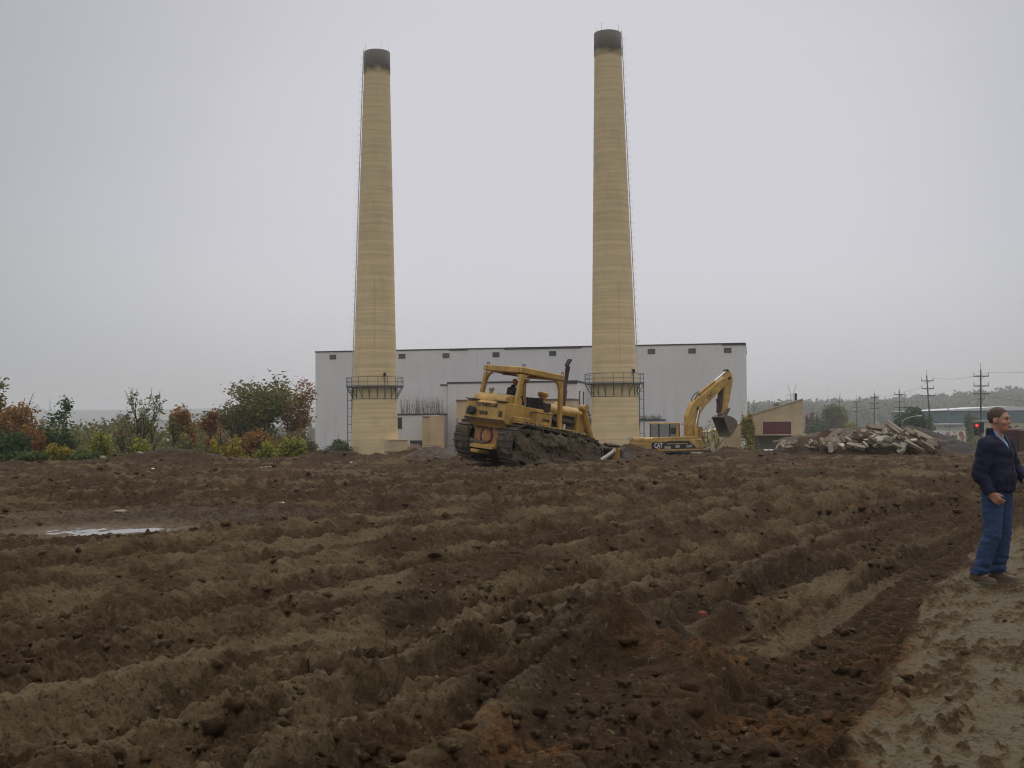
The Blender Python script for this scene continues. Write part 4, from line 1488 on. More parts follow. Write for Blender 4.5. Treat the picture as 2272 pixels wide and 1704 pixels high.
    lk = MB().prism(pts([(1085, 1050), (1040, 1010), (1070, 920), (1150, 905), (1140, 955), (1095, 1030)]), 'y', -.24, .24, bev=.01)
    lk.build("bucket_linkage", M_bucket, sko)
    # bucket: a curved shell with two sides and teeth
    hw = .70
    side = [(1000, 1100), (1060, 1060), (1150, 1085), (1225, 1120), (1290, 1190), (1300, 1250), (1275, 1330), (1235, 1385), (1205, 1450), (1150, 1492)]
    so_ = pts(side, -hw)
    cx_ = sum(p[0] for p in so_) / len(so_)
    cz_ = sum(p[1] for p in so_) / len(so_)
    bk = MB()
    inner = [(p[0] + (cx_ - p[0]) * .09, p[1] + (cz_ - p[1]) * .09) for p in so_]
    bk.prism(so_ + inner[::-1], 'y', -hw, hw)
    for y in (-hw - .02, hw - .03):
        bk.prism(so_, 'y', y, y + .05)
    for k in range(5):
        y = -hw + .12 + k * (2 * hw - .24) / 4
        x, z = so_[-1]
        bk.prism([(x - .03, z - .14), (x + .05, z), (x - .02, z + .03), (x - .08, z)], 'y', y - .07, y + .07)
    bko = bk.build("bucket", M_bucket, e)
    MB().prism(pts([(965, 1110), (960, 1030), (1010, 985), (1060, 1010), (1090, 1100)]), 'y', -.3, .3, bev=.02).build("bucket_ear", M_bucket, bko)
    return e


exc = excavator()

# ------------------------------------------------------------------ trees, bushes and weeds
def leaves_mesh(C, S, rng, up=.35, asp=.6):
    """One small four-sided leaf spray per point."""
    n = len(C)
    a = rng.normal(size=(n, 3))
    a[:, 2] *= up
    a /= np.linalg.norm(a, axis=1)[:, None]
    b = np.cross(a, rng.normal(size=(n, 3)))
    b /= np.linalg.norm(b, axis=1)[:, None] + 1e-9
    S = S[:, None]
    k = rng.uniform(.2, .5, (n, 1))
    V = np.stack([C - a * S, C + b * S * asp * .9 - a * S * k * .3, C + a * S, C - b * S * asp + a * S * k * .4], 1).reshape(-1, 3)
    return V, np.arange(n * 4).reshape(n, 4)


def skeleton(rng, h, wdt, trunk_h, n_limb, depth, spread, lean=0.0, r0=.16, gnarl=.25, stems=1):
    """Branch polylines [(points, radii, level)] and twig ends."""
    out, ends = [], []

    def grow(p, d, L, r_, lvl):
        k = 5
        pts, rad = [p.copy()], [r_]
        q = p.copy()
        dd = d.copy()
        for i in range(k):
            dd = dd + rng.normal(size=3) * gnarl * .5 + np.array([0, 0, .10 if lvl > 0 else .05])
            dd /= np.linalg.norm(dd)
            q = q + dd * L / k
            pts.append(q.copy())
            rad.append(r_ * (1 - .62 * (i + 1) / k))
        out.append((pts, rad, lvl))
        if lvl >= depth:
            ends.extend(pts[2:])
            return
        if lvl >= 1:
            ends.extend(pts[4:])
        nb = n_limb if lvl == 0 else rng.integers(3, 5)
        for j in range(nb):
            t = rng.uniform(.35, 1.0) if lvl > 0 else rng.uniform(trunk_h, 1.0)
            i0 = min(int(t * k), k - 1)
            base = pts[i0] + (pts[i0 + 1] - pts[i0]) * (t * k - i0)
            az = 2 * math.pi * (j / nb) + rng.uniform(-.5, .5)
            s = spread * rng.uniform(.6, 1.25)
            side = np.array([math.cos(az) * wdt, math.sin(az) * wdt, 0])
            nd_ = dd * .55 + side * s + np.array([0, 0, .28])
            nd_ /= np.linalg.norm(nd_)
            grow(base, nd_, L * rng.uniform(.5, .72), max(rad[i0] * .6, .012), lvl + 1)
    for s in range(stems):
        a = rng.uniform(0, 6.28)
        d0 = np.array([lean + (math.cos(a) * .35 if stems > 1 else 0), (math.sin(a) * .35 if stems > 1 else 0), 1.0])
        grow(np.zeros(3), d0 / np.linalg.norm(d0), h * .55, r0, 0)
    return out, np.array(ends)


def tree(name, label, X, Y, zb, h, w_, leafm, seed, n_leaf=5000, size=.17, fluff=.5, trunk_h=.35, n_limb=6, depth=3, spread=.75, lean=0.0, r0=.16, gnarl=.25, stems=1, cat="tree", group=None, part="trunk", zmin=0.0, bark=None):
    rng = np.random.default_rng(seed)
    sk, ends = skeleton(rng, h, 1.0, trunk_h, n_limb, depth, spread, lean, r0, gnarl, stems)
    allp = np.concatenate([np.array(s[0]) for s in sk])
    zmx = np.percentile(allp[:, 2], 99.5)
    wmx = np.percentile(np.abs(allp[:, 0] - np.median(allp[:, 0])), 97)
    fz = (h - fluff * .5) / zmx
    fx = max(.1, (w_ / 2 - fluff * .5)) / wmx
    f = np.array([fx, fx, fz])
    e = empty(name, (X, Y, zb), 0, label, cat, group)
    tb = MB()
    for pts, rad, lvl in sk:
        if lvl <= depth - (0 if n_leaf < 2500 else 1) or lvl <= 1:
            tb.tube([tuple(p * f) for p in pts], [max(r_, .014) for r_ in rad], 7 if lvl == 0 else (5 if lvl == 1 else 4), cap=False)
    tb.build(part, bark or M_bark, e)
    if n_leaf:
        E = ends * f
        E = E[E[:, 2] > zmin]
        pick = rng.integers(0, len(E), n_leaf)
        # uneven: some twigs carry dense clumps, some hardly any leaves
        wgt = rng.random(len(E)) ** 2.2
        wgt /= wgt.sum()
        pick = rng.choice(len(E), n_leaf, p=wgt)
        C = E[pick] + rng.normal(size=(n_leaf, 3)) * fluff * .36 * np.array([1, 1, .8])
        C = C[C[:, 2] > .05]
        S = size * rng.uniform(.55, 1.3, len(C))
        V, F = leaves_mesh(C, S, rng)
        link("crown", arr_mesh("crown", V, F), leafm, e)
    return e


def bush(name, label, X, Y, zb, h, w_, leafm, seed, n_leaf=2600, size=.13, cat="bush", group=None, lobes=7, dens=.9, dp=None):
    rng = np.random.default_rng(seed)
    e = empty(name, (X, Y, zb), 0, label, cat, group)
    C = []
    st = MB()
    for k in range(lobes):
        a = rng.uniform(0, 6.28)
        rr_ = rng.uniform(0, .40) * w_
        c = np.array([rr_ * math.cos(a), rr_ * math.sin(a) * ((dp or w_) / w_), rng.uniform(.35, .8) * h * (1 - .9 * (rr_ / w_) ** 2)])
        s = np.array([w_ * rng.uniform(.14, .25), w_ * rng.uniform(.14, .25), h * rng.uniform(.17, .27)])
        m = n_leaf // lobes
        d = rng.normal(size=(m, 3))
        d /= np.linalg.norm(d, axis=1)[:, None]
        C.append(c + d * s * rng.uniform(.25, 1.25, (m, 1)) ** .8)
        for q in range(3):
            tip = c + rng.normal(size=3) * s * 1.0 + np.array([0, 0, s[2] * .6])
            st.tube([(c[0] * .2, c[1] * .2, 0), tuple(c * .7), tuple(tip)], [.035, .022, .012], 4, cap=False)
    m = n_leaf // 4
    low = rng.normal(size=(m, 3)) * np.array([w_ * .27, (dp or w_) * .27, h * .2])
    low[:, 2] = np.abs(low[:, 2]) + .05
    C.append(low)
    C = np.concatenate(C)
    C = C[(C[:, 2] > .02)]
    V, F = leaves_mesh(C, size * rng.uniform(.5, 1.35, len(C)), rng, .6)
    st.build("stems", M_bark, e)
    link("foliage", arr_mesh("foliage", V, F), leafm, e)
    return e


def veg(kind, label, x0, x1, ytop, ybase, Y, leafm, seed, **kw):
    """Placed by the span it has in the photo (2212 px view) at its own distance; stands on the land."""
    c = W((x0 + x1) / 2, ybase, Y)
    t = W((x0 + x1) / 2, ytop, Y)
    zb = H(c.x, Y) - .1
    wd = abs(W(x1, ytop, Y).x - W(x0, ytop, Y).x)
    nm = kw.pop('name', None)
    if kind == 'tree':
        return tree(nm or "deciduous_tree", label, c.x, Y, zb, t.z - zb, wd, leafm, seed, **kw)
    return bush(nm or "shrub", label, c.x, Y, zb, t.z - zb, wd, leafm, seed, **kw)


# the bank on the left
veg('tree', "tall thin sparse tree rising behind the big orange tree", -40, 34, 806, 1000, 64, L_olive, 3, n_leaf=1500, size=.16, spread=.5, fluff=.6)
veg('tree', "big rounded orange and green tree at the left end of the bank", -70, 96, 872, 1000, 56, L_orange, 4, n_leaf=13000, size=.10, fluff=.8, trunk_h=.1, n_limb=9, spread=.95)
veg('bush', "dark green bushy mass under the big orange tree", -40, 92, 935, 1005, 52, L_dgreen, 5, n_leaf=7000, size=.10, lobes=10)
veg('bush', "red-brown shrub leaning out of the dark green bank", 40, 100, 912, 992, 53, L_red, 6, n_leaf=2600, size=.09)
veg('tree', "dark green tree with two trunks and a thin pointed top, left of the bare tree", 95, 190, 866, 990, 66, L_dgreen, 7, n_leaf=8000, size=.10, stems=2, spread=.7, fluff=.55, trunk_h=.15)
veg('bush', "tall yellow-green shrub in front of the bare tree", 172, 262, 922, 992, 54, L_yell, 8, n_leaf=4200, size=.095)
veg('bush', "low golden shrub among green weeds at the mud's left edge", 96, 158, 958, 1000, 49, L_gold, 9, n_leaf=2400, size=.075)
veg('bush', "low green weeds at the mud's left edge", 22, 110, 972, 1008, 47.5, L_green, 10, n_leaf=5200, size=.07, name="weed_patch", cat="weeds")
veg('bush', "low green weeds under the yellow-green shrub", 140, 215, 972, 1003, 48.5, L_green, 11, n_leaf=3600, size=.07, name="weed_patch", cat="weeds")
veg('tree', "nearly bare tree with dark forked branches and few brown leaves", 238, 352, 838, 985, 68, L_olive, 48, n_leaf=1300, size=.095, spread=.8, depth=3, n_limb=5, trunk_h=.15, r0=.2, gnarl=.32, fluff=.35, stems=2)
veg('tree', "slender bare tree leaning right, between the bare forked tree and orange trees", 336, 384, 898, 985, 66, L_olive, 14, n_leaf=350, size=.11, spread=.5, lean=.45, r0=.13, gnarl=.3, fluff=.3)
veg('tree', "small orange-leaved tree, broader of the two orange ones", 362, 424, 880, 985, 74, L_orange, 15, n_leaf=5200, size=.11, fluff=.5, trunk_h=.1)
veg('tree', "small red-brown tree with a pointed crown beside the large olive tree", 424, 484, 888, 985, 72, L_red, 16, n_leaf=4800, size=.10, fluff=.5, trunk_h=.1, spread=.5)
veg('tree', "large spreading olive-green tree, tallest on the bank", 470, 646, 815, 985, 84, L_olive, 27, n_leaf=9500, size=.135, fluff=.95, trunk_h=.2, n_limb=8, spread=.95, r0=.28, stems=2)
veg('tree', "tall rusty-brown tree with thin twigs near the power house wall", 588, 672, 820, 985, 86, L_orange, 18, n_leaf=4600, size=.11, fluff=.6, trunk_h=.15, spread=.5, n_limb=7)
veg('bush', "yellow shrub at the foot of the large olive tree", 478, 546, 945, 990, 60, L_gold, 19, n_leaf=3400, size=.09)
veg('bush', "yellow-green shrub close to the power house corner", 600, 684, 928, 990, 64, L_yell, 20, n_leaf=5200, size=.10)
veg('bush', "green and yellow shrub next to the yellow shrub", 540, 612, 950, 990, 61, L_yell, 21, n_leaf=3400, size=.09)
for k, (x0, x1, yt, Y, L, lb) in enumerate(((238, 340, 942, 60, L_brown, "brown undergrowth below the bare forked tree"), (330, 440, 938, 63, L_olive, "olive undergrowth below the small orange trees"), (430, 520, 936, 66, L_brown, "brown undergrowth below the red-brown tree"),
                                         (510, 610, 926, 70, L_orange, "rusty undergrowth below the large olive tree"), (590, 690, 918, 74, L_brown, "brown undergrowth against the power house corner"))):
    veg('bush', lb, x0, x1, yt, 992, Y, L, 30 + k, n_leaf=5200, size=.11, lobes=9, name="undergrowth", cat="undergrowth", dp=2.5)
for k, (x0, x1, yt, Y, L, lb) in enumerate(((262, 330, 952, 56, L_yell, "yellow-green brush right of the tall yellow-green shrub"), (318, 392, 948, 57, L_olive, "olive brush in front of the slender leaning tree"), (385, 452, 950, 58, L_green, "green brush in front of the broader orange tree"),
                                         (440, 492, 952, 59, L_gold, "golden brush below the pointed red-brown tree"), (196, 262, 962, 52, L_olive, "olive brush at the foot of the tall yellow-green shrub"))):
    veg('bush', lb, x0, x1, yt, 992, Y, L, 230 + k, n_leaf=4200, size=.09, lobes=8, name="brush", cat="brush", dp=2.0)
veg('bush', "green weeds at the foot of the power house's left wall", 690, 768, 950, 990, 128, L_green, 36, n_leaf=2600, size=.16, name="weed_patch", cat="weeds")
veg('bush', "leafy green creeper climbing beside the second chimney", 1256, 1288, 878, 960, 137, L_green, 37, n_leaf=1800, size=.17, cat="creeper", name="creeper")
veg('bush', "tall orange-brown creeper on the gap beside the tan shed", 1600, 1632, 897, 985, 117, L_gold, 38, n_leaf=4200, size=.13, cat="creeper", name="creeper", lobes=9)
veg('tree', "thin sapling with sparse yellow leaves in front of the excavator's nose", 1512, 1574, 912, 985, 74, L_yell, 49, n_leaf=230, size=.09, spread=.9, fluff=.3, r0=.05, gnarl=.4, stems=2, n_limb=5, depth=2, name="sapling")


# dead weed stalks standing on the low roof
def roof_weeds(name, label, x0p, x1p, yp, off, hgt, seed, nst, m):
    rng = np.random.default_rng(seed)
    x0, z0 = on_wall(x0p, yp, -off)
    x1, _ = on_wall(x1p, yp, -off)
    st = MB()
    for k in range(nst):
        x = rng.uniform(x0, x1)
        y = rng.uniform(-off + .3, -off + 2.5)
        hh = hgt * rng.uniform(.3, 1) ** 1.3
        lx_ = rng.normal() * .18
        pts = [(x, y, z0), (x + lx_ * .4, y, z0 + hh * .55), (x + lx_, y, z0 + hh)]
        st.tube(pts, [.018, .013, .007], 3, cap=False)
        for q in range(3):
            t = rng.uniform(.35, .95)
            b = (x + lx_ * t, y, z0 + hh * t)
            st.tube([b, (b[0] + rng.normal() * .18, b[1], b[2] + rng.uniform(.1, .35))], [.009, .005], 3, cap=False)
    o = st.build(name, m)
    o.location = (A_.x, A_.y, GZ)
    o.rotation_euler = (0, 0, WANG)
    tag(o, label, "weeds", None, "stuff")


M_straw = M_plain("dead weed stalks", (.15, .105, .085), .9, .3, 3)
roof_weeds("dry_weeds", "dead weed stalks standing along the low annex roof beside the first chimney", 860, 947, 897, 12.0, 2.5, 4, 170, M_straw)
roof_weeds("dry_weeds", "dead weed stalks on the low wing's roof right of the second chimney", 1383, 1424, 909, 8.4, .8, 5, 90, M_straw)

# ------------------------------------------------------------------ rubble: slabs one by one
def slab(cx, cy, L, T, ang, Y, label, m, seed, dep=None, tip=0.0, yaw=0.0, group="concrete slabs in the rubble pile", name="concrete_slab", wedge=0, src='r4'):
    """Size and tilt of a broken slab: cx, cy, L, T as read in an enlarged view, at distance Y."""
    sc = 8.295
    px, py = 1840 + cx / sc, 820 + cy / sc
    u = Y / FPX / sc
    p = P(px, py, Y)
    rnd = random.Random(seed)
    l, t = L * u / 2, T * u / 2
    dep = dep or max(.35, min(1.3, l * .8))
    n = 9
    poly = []
    for k in range(n):          # ragged plan outline of the slab
        a = 2 * math.pi * k / n + rnd.uniform(-.18, .18)
        q = max(abs(math.cos(a)), abs(math.sin(a)))
        rr_ = rnd.uniform(.86, 1.06) / q
        poly.append((l * rr_ * math.cos(a), dep / 2 * rr_ * math.sin(a)))
    V, F = [], []
    zs = (-t, -t * .86, t * .86, t)
    ks = (.95, 1.0, 1.0, .95)
    for z, k in zip(zs, ks):
        for (x, y) in poly:
            wz = 1 - wedge * (x / l * .5 + .5)
            V.append((x * k + rnd.uniform(-.02, .02), y * k + rnd.uniform(-.02, .02), z * wz + rnd.uniform(-.015, .015)))
    for a in range(3):
        for q in range(n):
            j = (q + 1) % n
            F.append((a * n + q, a * n + j, (a + 1) * n + j, (a + 1) * n + q))
    F.append(tuple(range(n - 1, -1, -1)))
    F.append(tuple(3 * n + q for q in range(n)))
    mb = MB()
    mb.add(V, F)
    o = mb.build(name, m)
    o.location = p
    o.rotation_euler = (Matrix.Rotation(R(yaw), 3, 'Z') @ Matrix.Rotation(-R(ang), 3, 'Y') @ Matrix.Rotation(R(tip), 3, 'X')).to_euler()
    tag(o, label, {"concrete_slab": "concrete slab", "concrete_chunk": "concrete chunk"}.get(name, "rubble"), group)
    return o


C1, C2, C3 = M_conc, M_conc2, M_conc3
for k, a in enumerate((
    (110, 1200, 340, 85, 27, 61, "long dirty slab rising to the right at the pile's left shoulder", C2, 25, 12),
    (330, 1270, 290, 75, 36, 60, "dark earth-covered slab propped steeply beside the long left one", C2, 20, -5),
    (560, 1275, 300, 105, -38, 59.5, "brown slab sliding down to the right, left of the white-topped block", C2, 38, 10),
    (640, 1185, 130, 150, 15, 60.5, "upright broken block under the flat top slab", C1, 20, 15),
    (880, 1085, 400, 75, -9, 61.5, "flat slab lying across the pile's crest", C2, 28, 10),
    (860, 1190, 250, 100, -8, 60.8, "thick slab just under the flat crest slab", C1, 30, 20),
    (930, 1300, 310, 105, 8, 58.6, "white-topped block tilted towards the mud in mid pile", C3, 40, 10),
    (1305, 1125, 650, 55, -34, 61, "longest slab, running from the peak down to the right", C1, 22, 5),
    (1170, 1100, 330, 60, -38, 60.2, "thin slab parallel to the longest one, below it", C1, 30, 5),
    (1490, 1190, 330, 150, -30, 60, "broad pale slab below the longest one", C1, 48, 8),
    (1740, 1250, 480, 95, -24, 60.4, "long pale slab reaching to the pile's right flank", C1, 35, 6),
    (1335, 1450, 230, 135, 62, 57.2, "pale wedge standing on its point at the pile's foot", C3, 30, 14),
    (1430, 1340, 340, 95, -46, 58.4, "narrow slab tilted steeply over the pale wedge", C1, 28, 9),
    (1245, 1270, 130, 95, -20, 58.8, "small bright block beside the white-topped one", C3, 25, 0),
    (190, 1420, 190, 70, 12, 56.4, "flat pale chunk at the pile's left foot", C3, 25, 10),
    (15, 1430, 62, 185, 3, 55.6, "upright pale concrete post standing left of the pile", C3, 0, 6),
    (430, 1400, 270, 75, -4, 57, "low slab lying on the mud before the pile", C1, 30, 10),
    (145, 1445, 130, 140, -35, 56, "grey block beside the upright post", C2, 25, 12),
    (560, 1430, 200, 60, -14, 56.6, "short slab end poking from the mud before the pile", C1, 25, 10),
    (1050, 1150, 220, 60, 20, 61.5, "short slab cocked upwards beneath the peak", C1, 20, 4),
    (1560, 1400, 420, 50, -27, 57.8, "thin slab strip along the pile's lower right edge", C1, 22, 4),
    (1790, 1400, 330, 70, -33, 58.0, "thin brown slab at the lower right end of the pile", C2, 24, 4),
    (1120, 1400, 330, 70, 4, 57.6, "half-buried slab under the white-topped block", C2, 30, 6),
    (-440, 1290, 150, 190, 35, 63, "squarish slab leaning on its corner against the tan shed side", C1, 20, 10),
    (-860, 1455, 260, 105, -14, 66, "flat pale slab lying alone in front of the tan shed", C3, 34, 12),
    (-640, 1400, 230, 60, 2, 65, "thin pale slab between the lone flat slab and the leaning one", C3, 26, 10),
    (-250, 1300, 330, 70, 26, 63, "dirty slab bridging the leaning square one and the pile", C2, 24, 5),
)):
    cx_, cy_, L_, T_, an_, Y_, lb, m_, tip_, yw_ = a
    slab(cx_, cy_, L_, T_, an_, Y_, lb, m_, 50 + k, tip=tip_, yaw=yw_, wedge=.75 if "wedge" in lb else 0)
rnd = random.Random(4)
for k in range(80):
    x = rnd.uniform(-900, 1900)
    top = 1130 if 300 < x < 1600 else 1340
    slab(x, rnd.uniform(top, 1440), rnd.uniform(40, 120), rnd.uniform(25, 60), rnd.uniform(-50, 50), rnd.uniform(57, 60.5), "small broken concrete lump filling the gaps of the rubble pile", rnd.choice((C1, C2, C2, C3)), 100 + k, dep=rnd.uniform(.2, .5),
         tip=rnd.uniform(-30, 50), yaw=rnd.uniform(0, 60), group="small lumps in the rubble pile", name="concrete_lump")


rnd = random.Random(14)
for k in range(46):          # middling chunks that fill out the heap's body
    x = rnd.uniform(-120, 2000)
    t = (x - 900) / 1150
    crest = 1130 + 260 * abs(t) ** 1.6
    cy_ = rnd.uniform(crest, max(crest + 60, 1400))
    slab(x, cy_, rnd.uniform(90, 240), rnd.uniform(40, 95), rnd.choice((-1, -1, 1)) * rnd.uniform(3, 48), 61.8 - 3.4 * (cy_ - 1130) / 270 + rnd.uniform(-.3, .3), "broken concrete chunk wedged among the larger slabs of the rubble pile", rnd.choice((C1, C2, C2, C1)), 300 + k, dep=rnd.uniform(.35, .9),
         tip=rnd.uniform(5, 55), yaw=rnd.uniform(-30, 40), group="middling chunks in the rubble pile", name="concrete_chunk")


def heap(name, label, X, Y, sx, sy, h, m, seed, cat="dirt pile", skew=0.0):
    n = 70
    u = np.linspace(-1, 1, n)
    gx, gy = np.meshgrid(u, u, indexing='ij')
    r_ = np.hypot(gx, gy)
    z = h * np.clip(1 - r_ ** 1.25, -.12, 1)
    x, y = gx.ravel() * sx + skew * z.ravel(), gy.ravel() * sy
    z = z.ravel()
    z = z + h * .09 * fbm(x * 1.2 + seed, y * 1.2, 4, seed) + .06 * billow(x * 2.6, y * 2.6, 3, seed)
    gl = land(x + X, y + Y)[0]
    z0 = H(X, Y)
    V = np.stack([x, y, z - .08], 1)
    i = np.arange(n - 1)
    a = (i[:, None] * n + i[None]).ravel()
    F = np.stack([a, a + n, a + n + 1, a + 1], 1)
    keep = (r_.ravel()[F] < 1.08).all(1)
    o = link(name, arr_mesh(name, V, F[keep], True), m)
    o.location = (X, Y, z0)
    tag(o, label, cat)
    return o


M_ddirt = M_plain("dark wet dirt", (.034, .024, .0165), .85, .4, 2, bmp=.6, bdist=.04)
M_bdirt = M_plain("brown dirt", (.06, .038, .024), .85, .4, 2, (.12, .085, .05), .5, 2, bmp=.6, bdist=.04)
q = P(2020, 998, 67)
heap("dirt_pile", "dark grey dirt pile sloping down behind the rubble's right flank", q.x, 66.5, 4.6, 3.5, 1.75, M_ddirt, 3)
q = P(1920, 1000, 61)
heap("dirt_pile", "brown dirt heap carrying the concrete rubble", q.x, 62.6, 4.8, 2.6, .8, M_bdirt, 5)
q = P(1362, 1005, 47)
heap("dirt_pile", "small dark dirt heap pushed up beside the bulldozer blade", q.x, 47.2, 1.3, 1.5, .78, M_ddirt, 7)
q = P(962, 1010, 47)
heap("dirt_pile", "small grey dirt heap behind the bulldozer's far track", q.x, 47.0, 1.5, 1.2, .5, M_bdirt, 9)
q = P(385, 1012, 47)
heap("dirt_pile", "long low dark dirt bank before the shrubs", q.x, 46.8, 2.1, 1.0, .34, M_ddirt, 12)

# ------------------------------------------------------------------ loose lumps on the mud (beyond counting)
def clods():
    rng = np.random.default_rng(11)
    import bmesh
    n = 15000
    y = 4.7 + 44 * rng.random(n) ** 1.5
    x = (rng.random(n) * 2 - 1) * .52 * y
    g, clay_, rs_, dk_, _, wet_ = land(x, y)
    u = rut_u(x, y)
    on_clay = u > -.85 - .115 * (y - 6)
    keep = np.where(on_clay, rng.random(n) < .10, rng.random(n) < .95 - .75 * clay_) & (wet_ < .5)
    keep &= rng.random(n) < (.25 + .75 * (pn(x * .8, y * .8, 33) > -.1))
    x, y, g, clay_, rs_, dk_ = (a[keep] for a in (x, y, g, clay_, rs_, dk_))
    n = len(x)
    s = (.010 + .034 * rng.random(n) ** 3) * (1 + .030 * y)
    out_v, out_f, base, cnt = [], [], 0, []
    for sub, sel in ((2, y < 11), (1, y >= 11)):
        bm = bmesh.new()
        bmesh.ops.create_icosphere(bm, subdivisions=sub, radius=1)
        bv = np.array([v.co[:] for v in bm.verts])
        bf = np.array([[v.index for v in f.verts] for f in bm.faces])
        bm.free()
        shapes = []
        for q in range(40):
            d = 1 + .75 * n3(bv + q * 3.1, 1.3, q) + .55 * n3(bv + q * 1.7, 3.1, (q + 9) % 40)
            shapes.append(bv * np.clip(d, .35, 2)[:, None])
        for k in np.nonzero(sel)[0]:
            sc = s[k] * np.array([rng.uniform(.8, 1.6), rng.uniform(.7, 1.3), rng.uniform(.5, .95)])
            a = rng.uniform(0, 6.28)
            p = shapes[rng.integers(40)] * sc
            out_v.append(np.stack([p[:, 0] * math.cos(a) - p[:, 1] * math.sin(a) + x[k], p[:, 0] * math.sin(a) + p[:, 1] * math.cos(a) + y[k], p[:, 2] + g[k] - s[k] * .12], 1))
            out_f.append(bf + base)
            base += len(bv)
            cnt.append((k, len(bv)))
    me = arr_mesh("mud_clods", np.concatenate(out_v), np.concatenate(out_f), False)
    ks = np.array([c_[0] for c_ in cnt])
    rp = np.array([c_[1] for c_ in cnt])
    jit = rng.normal(size=n) * .22
    for nm, a in (("clay", np.clip(clay_ * .8 + jit, 0, 1)), ("rust", rs_), ("dark", dk_), ("veg", rs_ * 0), ("wet", rs_ * 0)):
        at = me.attributes.new(nm, 'FLOAT', 'POINT')
        at.data.foreach_set("value", np.repeat(a[ks], rp).astype(np.float32))
    o = link("mud_clods", me, bpy.data.materials["churned mud and clay"])
    tag(o, "loose lumps of mud scattered over the churned ground", "mud", None, "stuff")


clods()


def stone(name, label, px, py, Y, sz, m, seed, flat=.7, cat="stone", group=None, squash=(1.2, .9)):
    import bmesh
    bm = bmesh.new()
    bmesh.ops.create_icosphere(bm, subdivisions=2, radius=1)
    rnd = random.Random(seed)
    me = bpy.data.meshes.new(name)
    for v in bm.verts:
        k = np.array([[v.co.x, v.co.y, v.co.z]])
        d = 1 + .5 * float(n3(k + seed, .9, seed)[0])
        v.co = Vector((v.co.x * squash[0], v.co.y * squash[1], v.co.z * flat)) * d * sz
    bm.to_mesh(me)
    bm.free()
    o = link(name, me, m)
    p = W(px, py, Y)
    o.location = (p.x, Y, H(p.x, Y) + sz * flat * .35)
    o.rotation_euler = (0, 0, rnd.uniform(0, 6))
    return tag(o, label, cat, group)


stone("brick_fragment", "broken red brick fragment on the dark mud beside the pale clay strip", 1519, 1367, 9.05, .045, M_plain("red brick", (.20, .055, .03), .9, .2, 8), 3, .6, "brick")
stone("stone", "pale boulder at the foot of the shrubs on the mud's left edge", 222, 1020 / 1.0271, 46.5, .15, C1, 4, .9)
stone("stone", "pale stone beside the dirt bank, right of the boulder", 302, 990, 46.0, .12, C1, 5, .8)
stone("stone", "flat pale stone out in the open mud before the shrubs", 578, 1017, 38, .34, C1, 6, .25, squash=(2.2, .8))
stone("stone", "white lump at the excavator's tracks", 1468, 974, 62, .30, C3, 7, 1.0)
stone("stone", "flat tan stone near the puddle", 262, 1104, 20.6, .13, C1, 8, .4)
stone("stone", "long flat pale stone in the mud before the rubble", 1790, 1017, 40, .3, C1, 9, .22, squash=(2.6, .7))
for k, (x_, y_, s_) in enumerate(((700, 1015, .06), (610, 1100, .045), (330, 1012, .07), (760, 1003, .07), (450, 1023, .05), (566, 1062, .05))):
    stone("litter_scrap", "small white scrap lying on the churned mud", x_, y_, 4080 / (y_ - 908), s_, M_white, 20 + k, .5, "litter", "white scraps on the mud")

# ------------------------------------------------------------------ power line on the right
def pole(px_, pt, Y, label, arms, lean=0.0):
    b = P(px_ + lean, 1000, Y)
    zb = H(b.x, Y) - .3
    top = P(px_, pt, Y)
    hgt = top.z - zb
    e = empty("utility_pole", (b.x, Y, zb), 0, label, "utility pole", "utility poles of the power line")
    lx_ = top.x - b.x
    MB().tube([(0, 0, 0), (lx_ * .5, 0, hgt * .5), (lx_, 0, hgt)], [.27, .23, .17], 10).build("pole_shaft", M_wood, e)
    tips = []
    for k, (dz, wd, ins) in enumerate(arms):
        xk = lx_ * (hgt - dz) / hgt
        a = MB().box(xk - wd / 2, xk + wd / 2, -.32, -.18, hgt - dz - .13, hgt - dz + .13)
        a.tube([(xk - wd * .25, -.2, hgt - dz - .05), (xk, -.2, hgt - dz - .8)], .04, 4).tube([(xk + wd * .25, -.2, hgt - dz - .05), (xk, -.2, hgt - dz - .8)], .04, 4)
        ao = a.build("cross_arm", M_wood, e)
        for s in (-1, 1):
            if not ins and s < 0: continue
            x = xk + s * (wd / 2 - .12)
            MB().tube([(x, -.25, hgt - dz + .12), (x, -.25, hgt - dz + (1.0 if ins else .6))], .075, 5).build("insulator", M_wood, ao)
            tips.append(Vector((b.x + x, Y - .25, zb + hgt - dz + .9)))
    MB().tube([(lx_, 0, hgt - .1), (lx_, 0, hgt + 1.7)], .05, 4).build("spike", M_wood, e)
    return tips


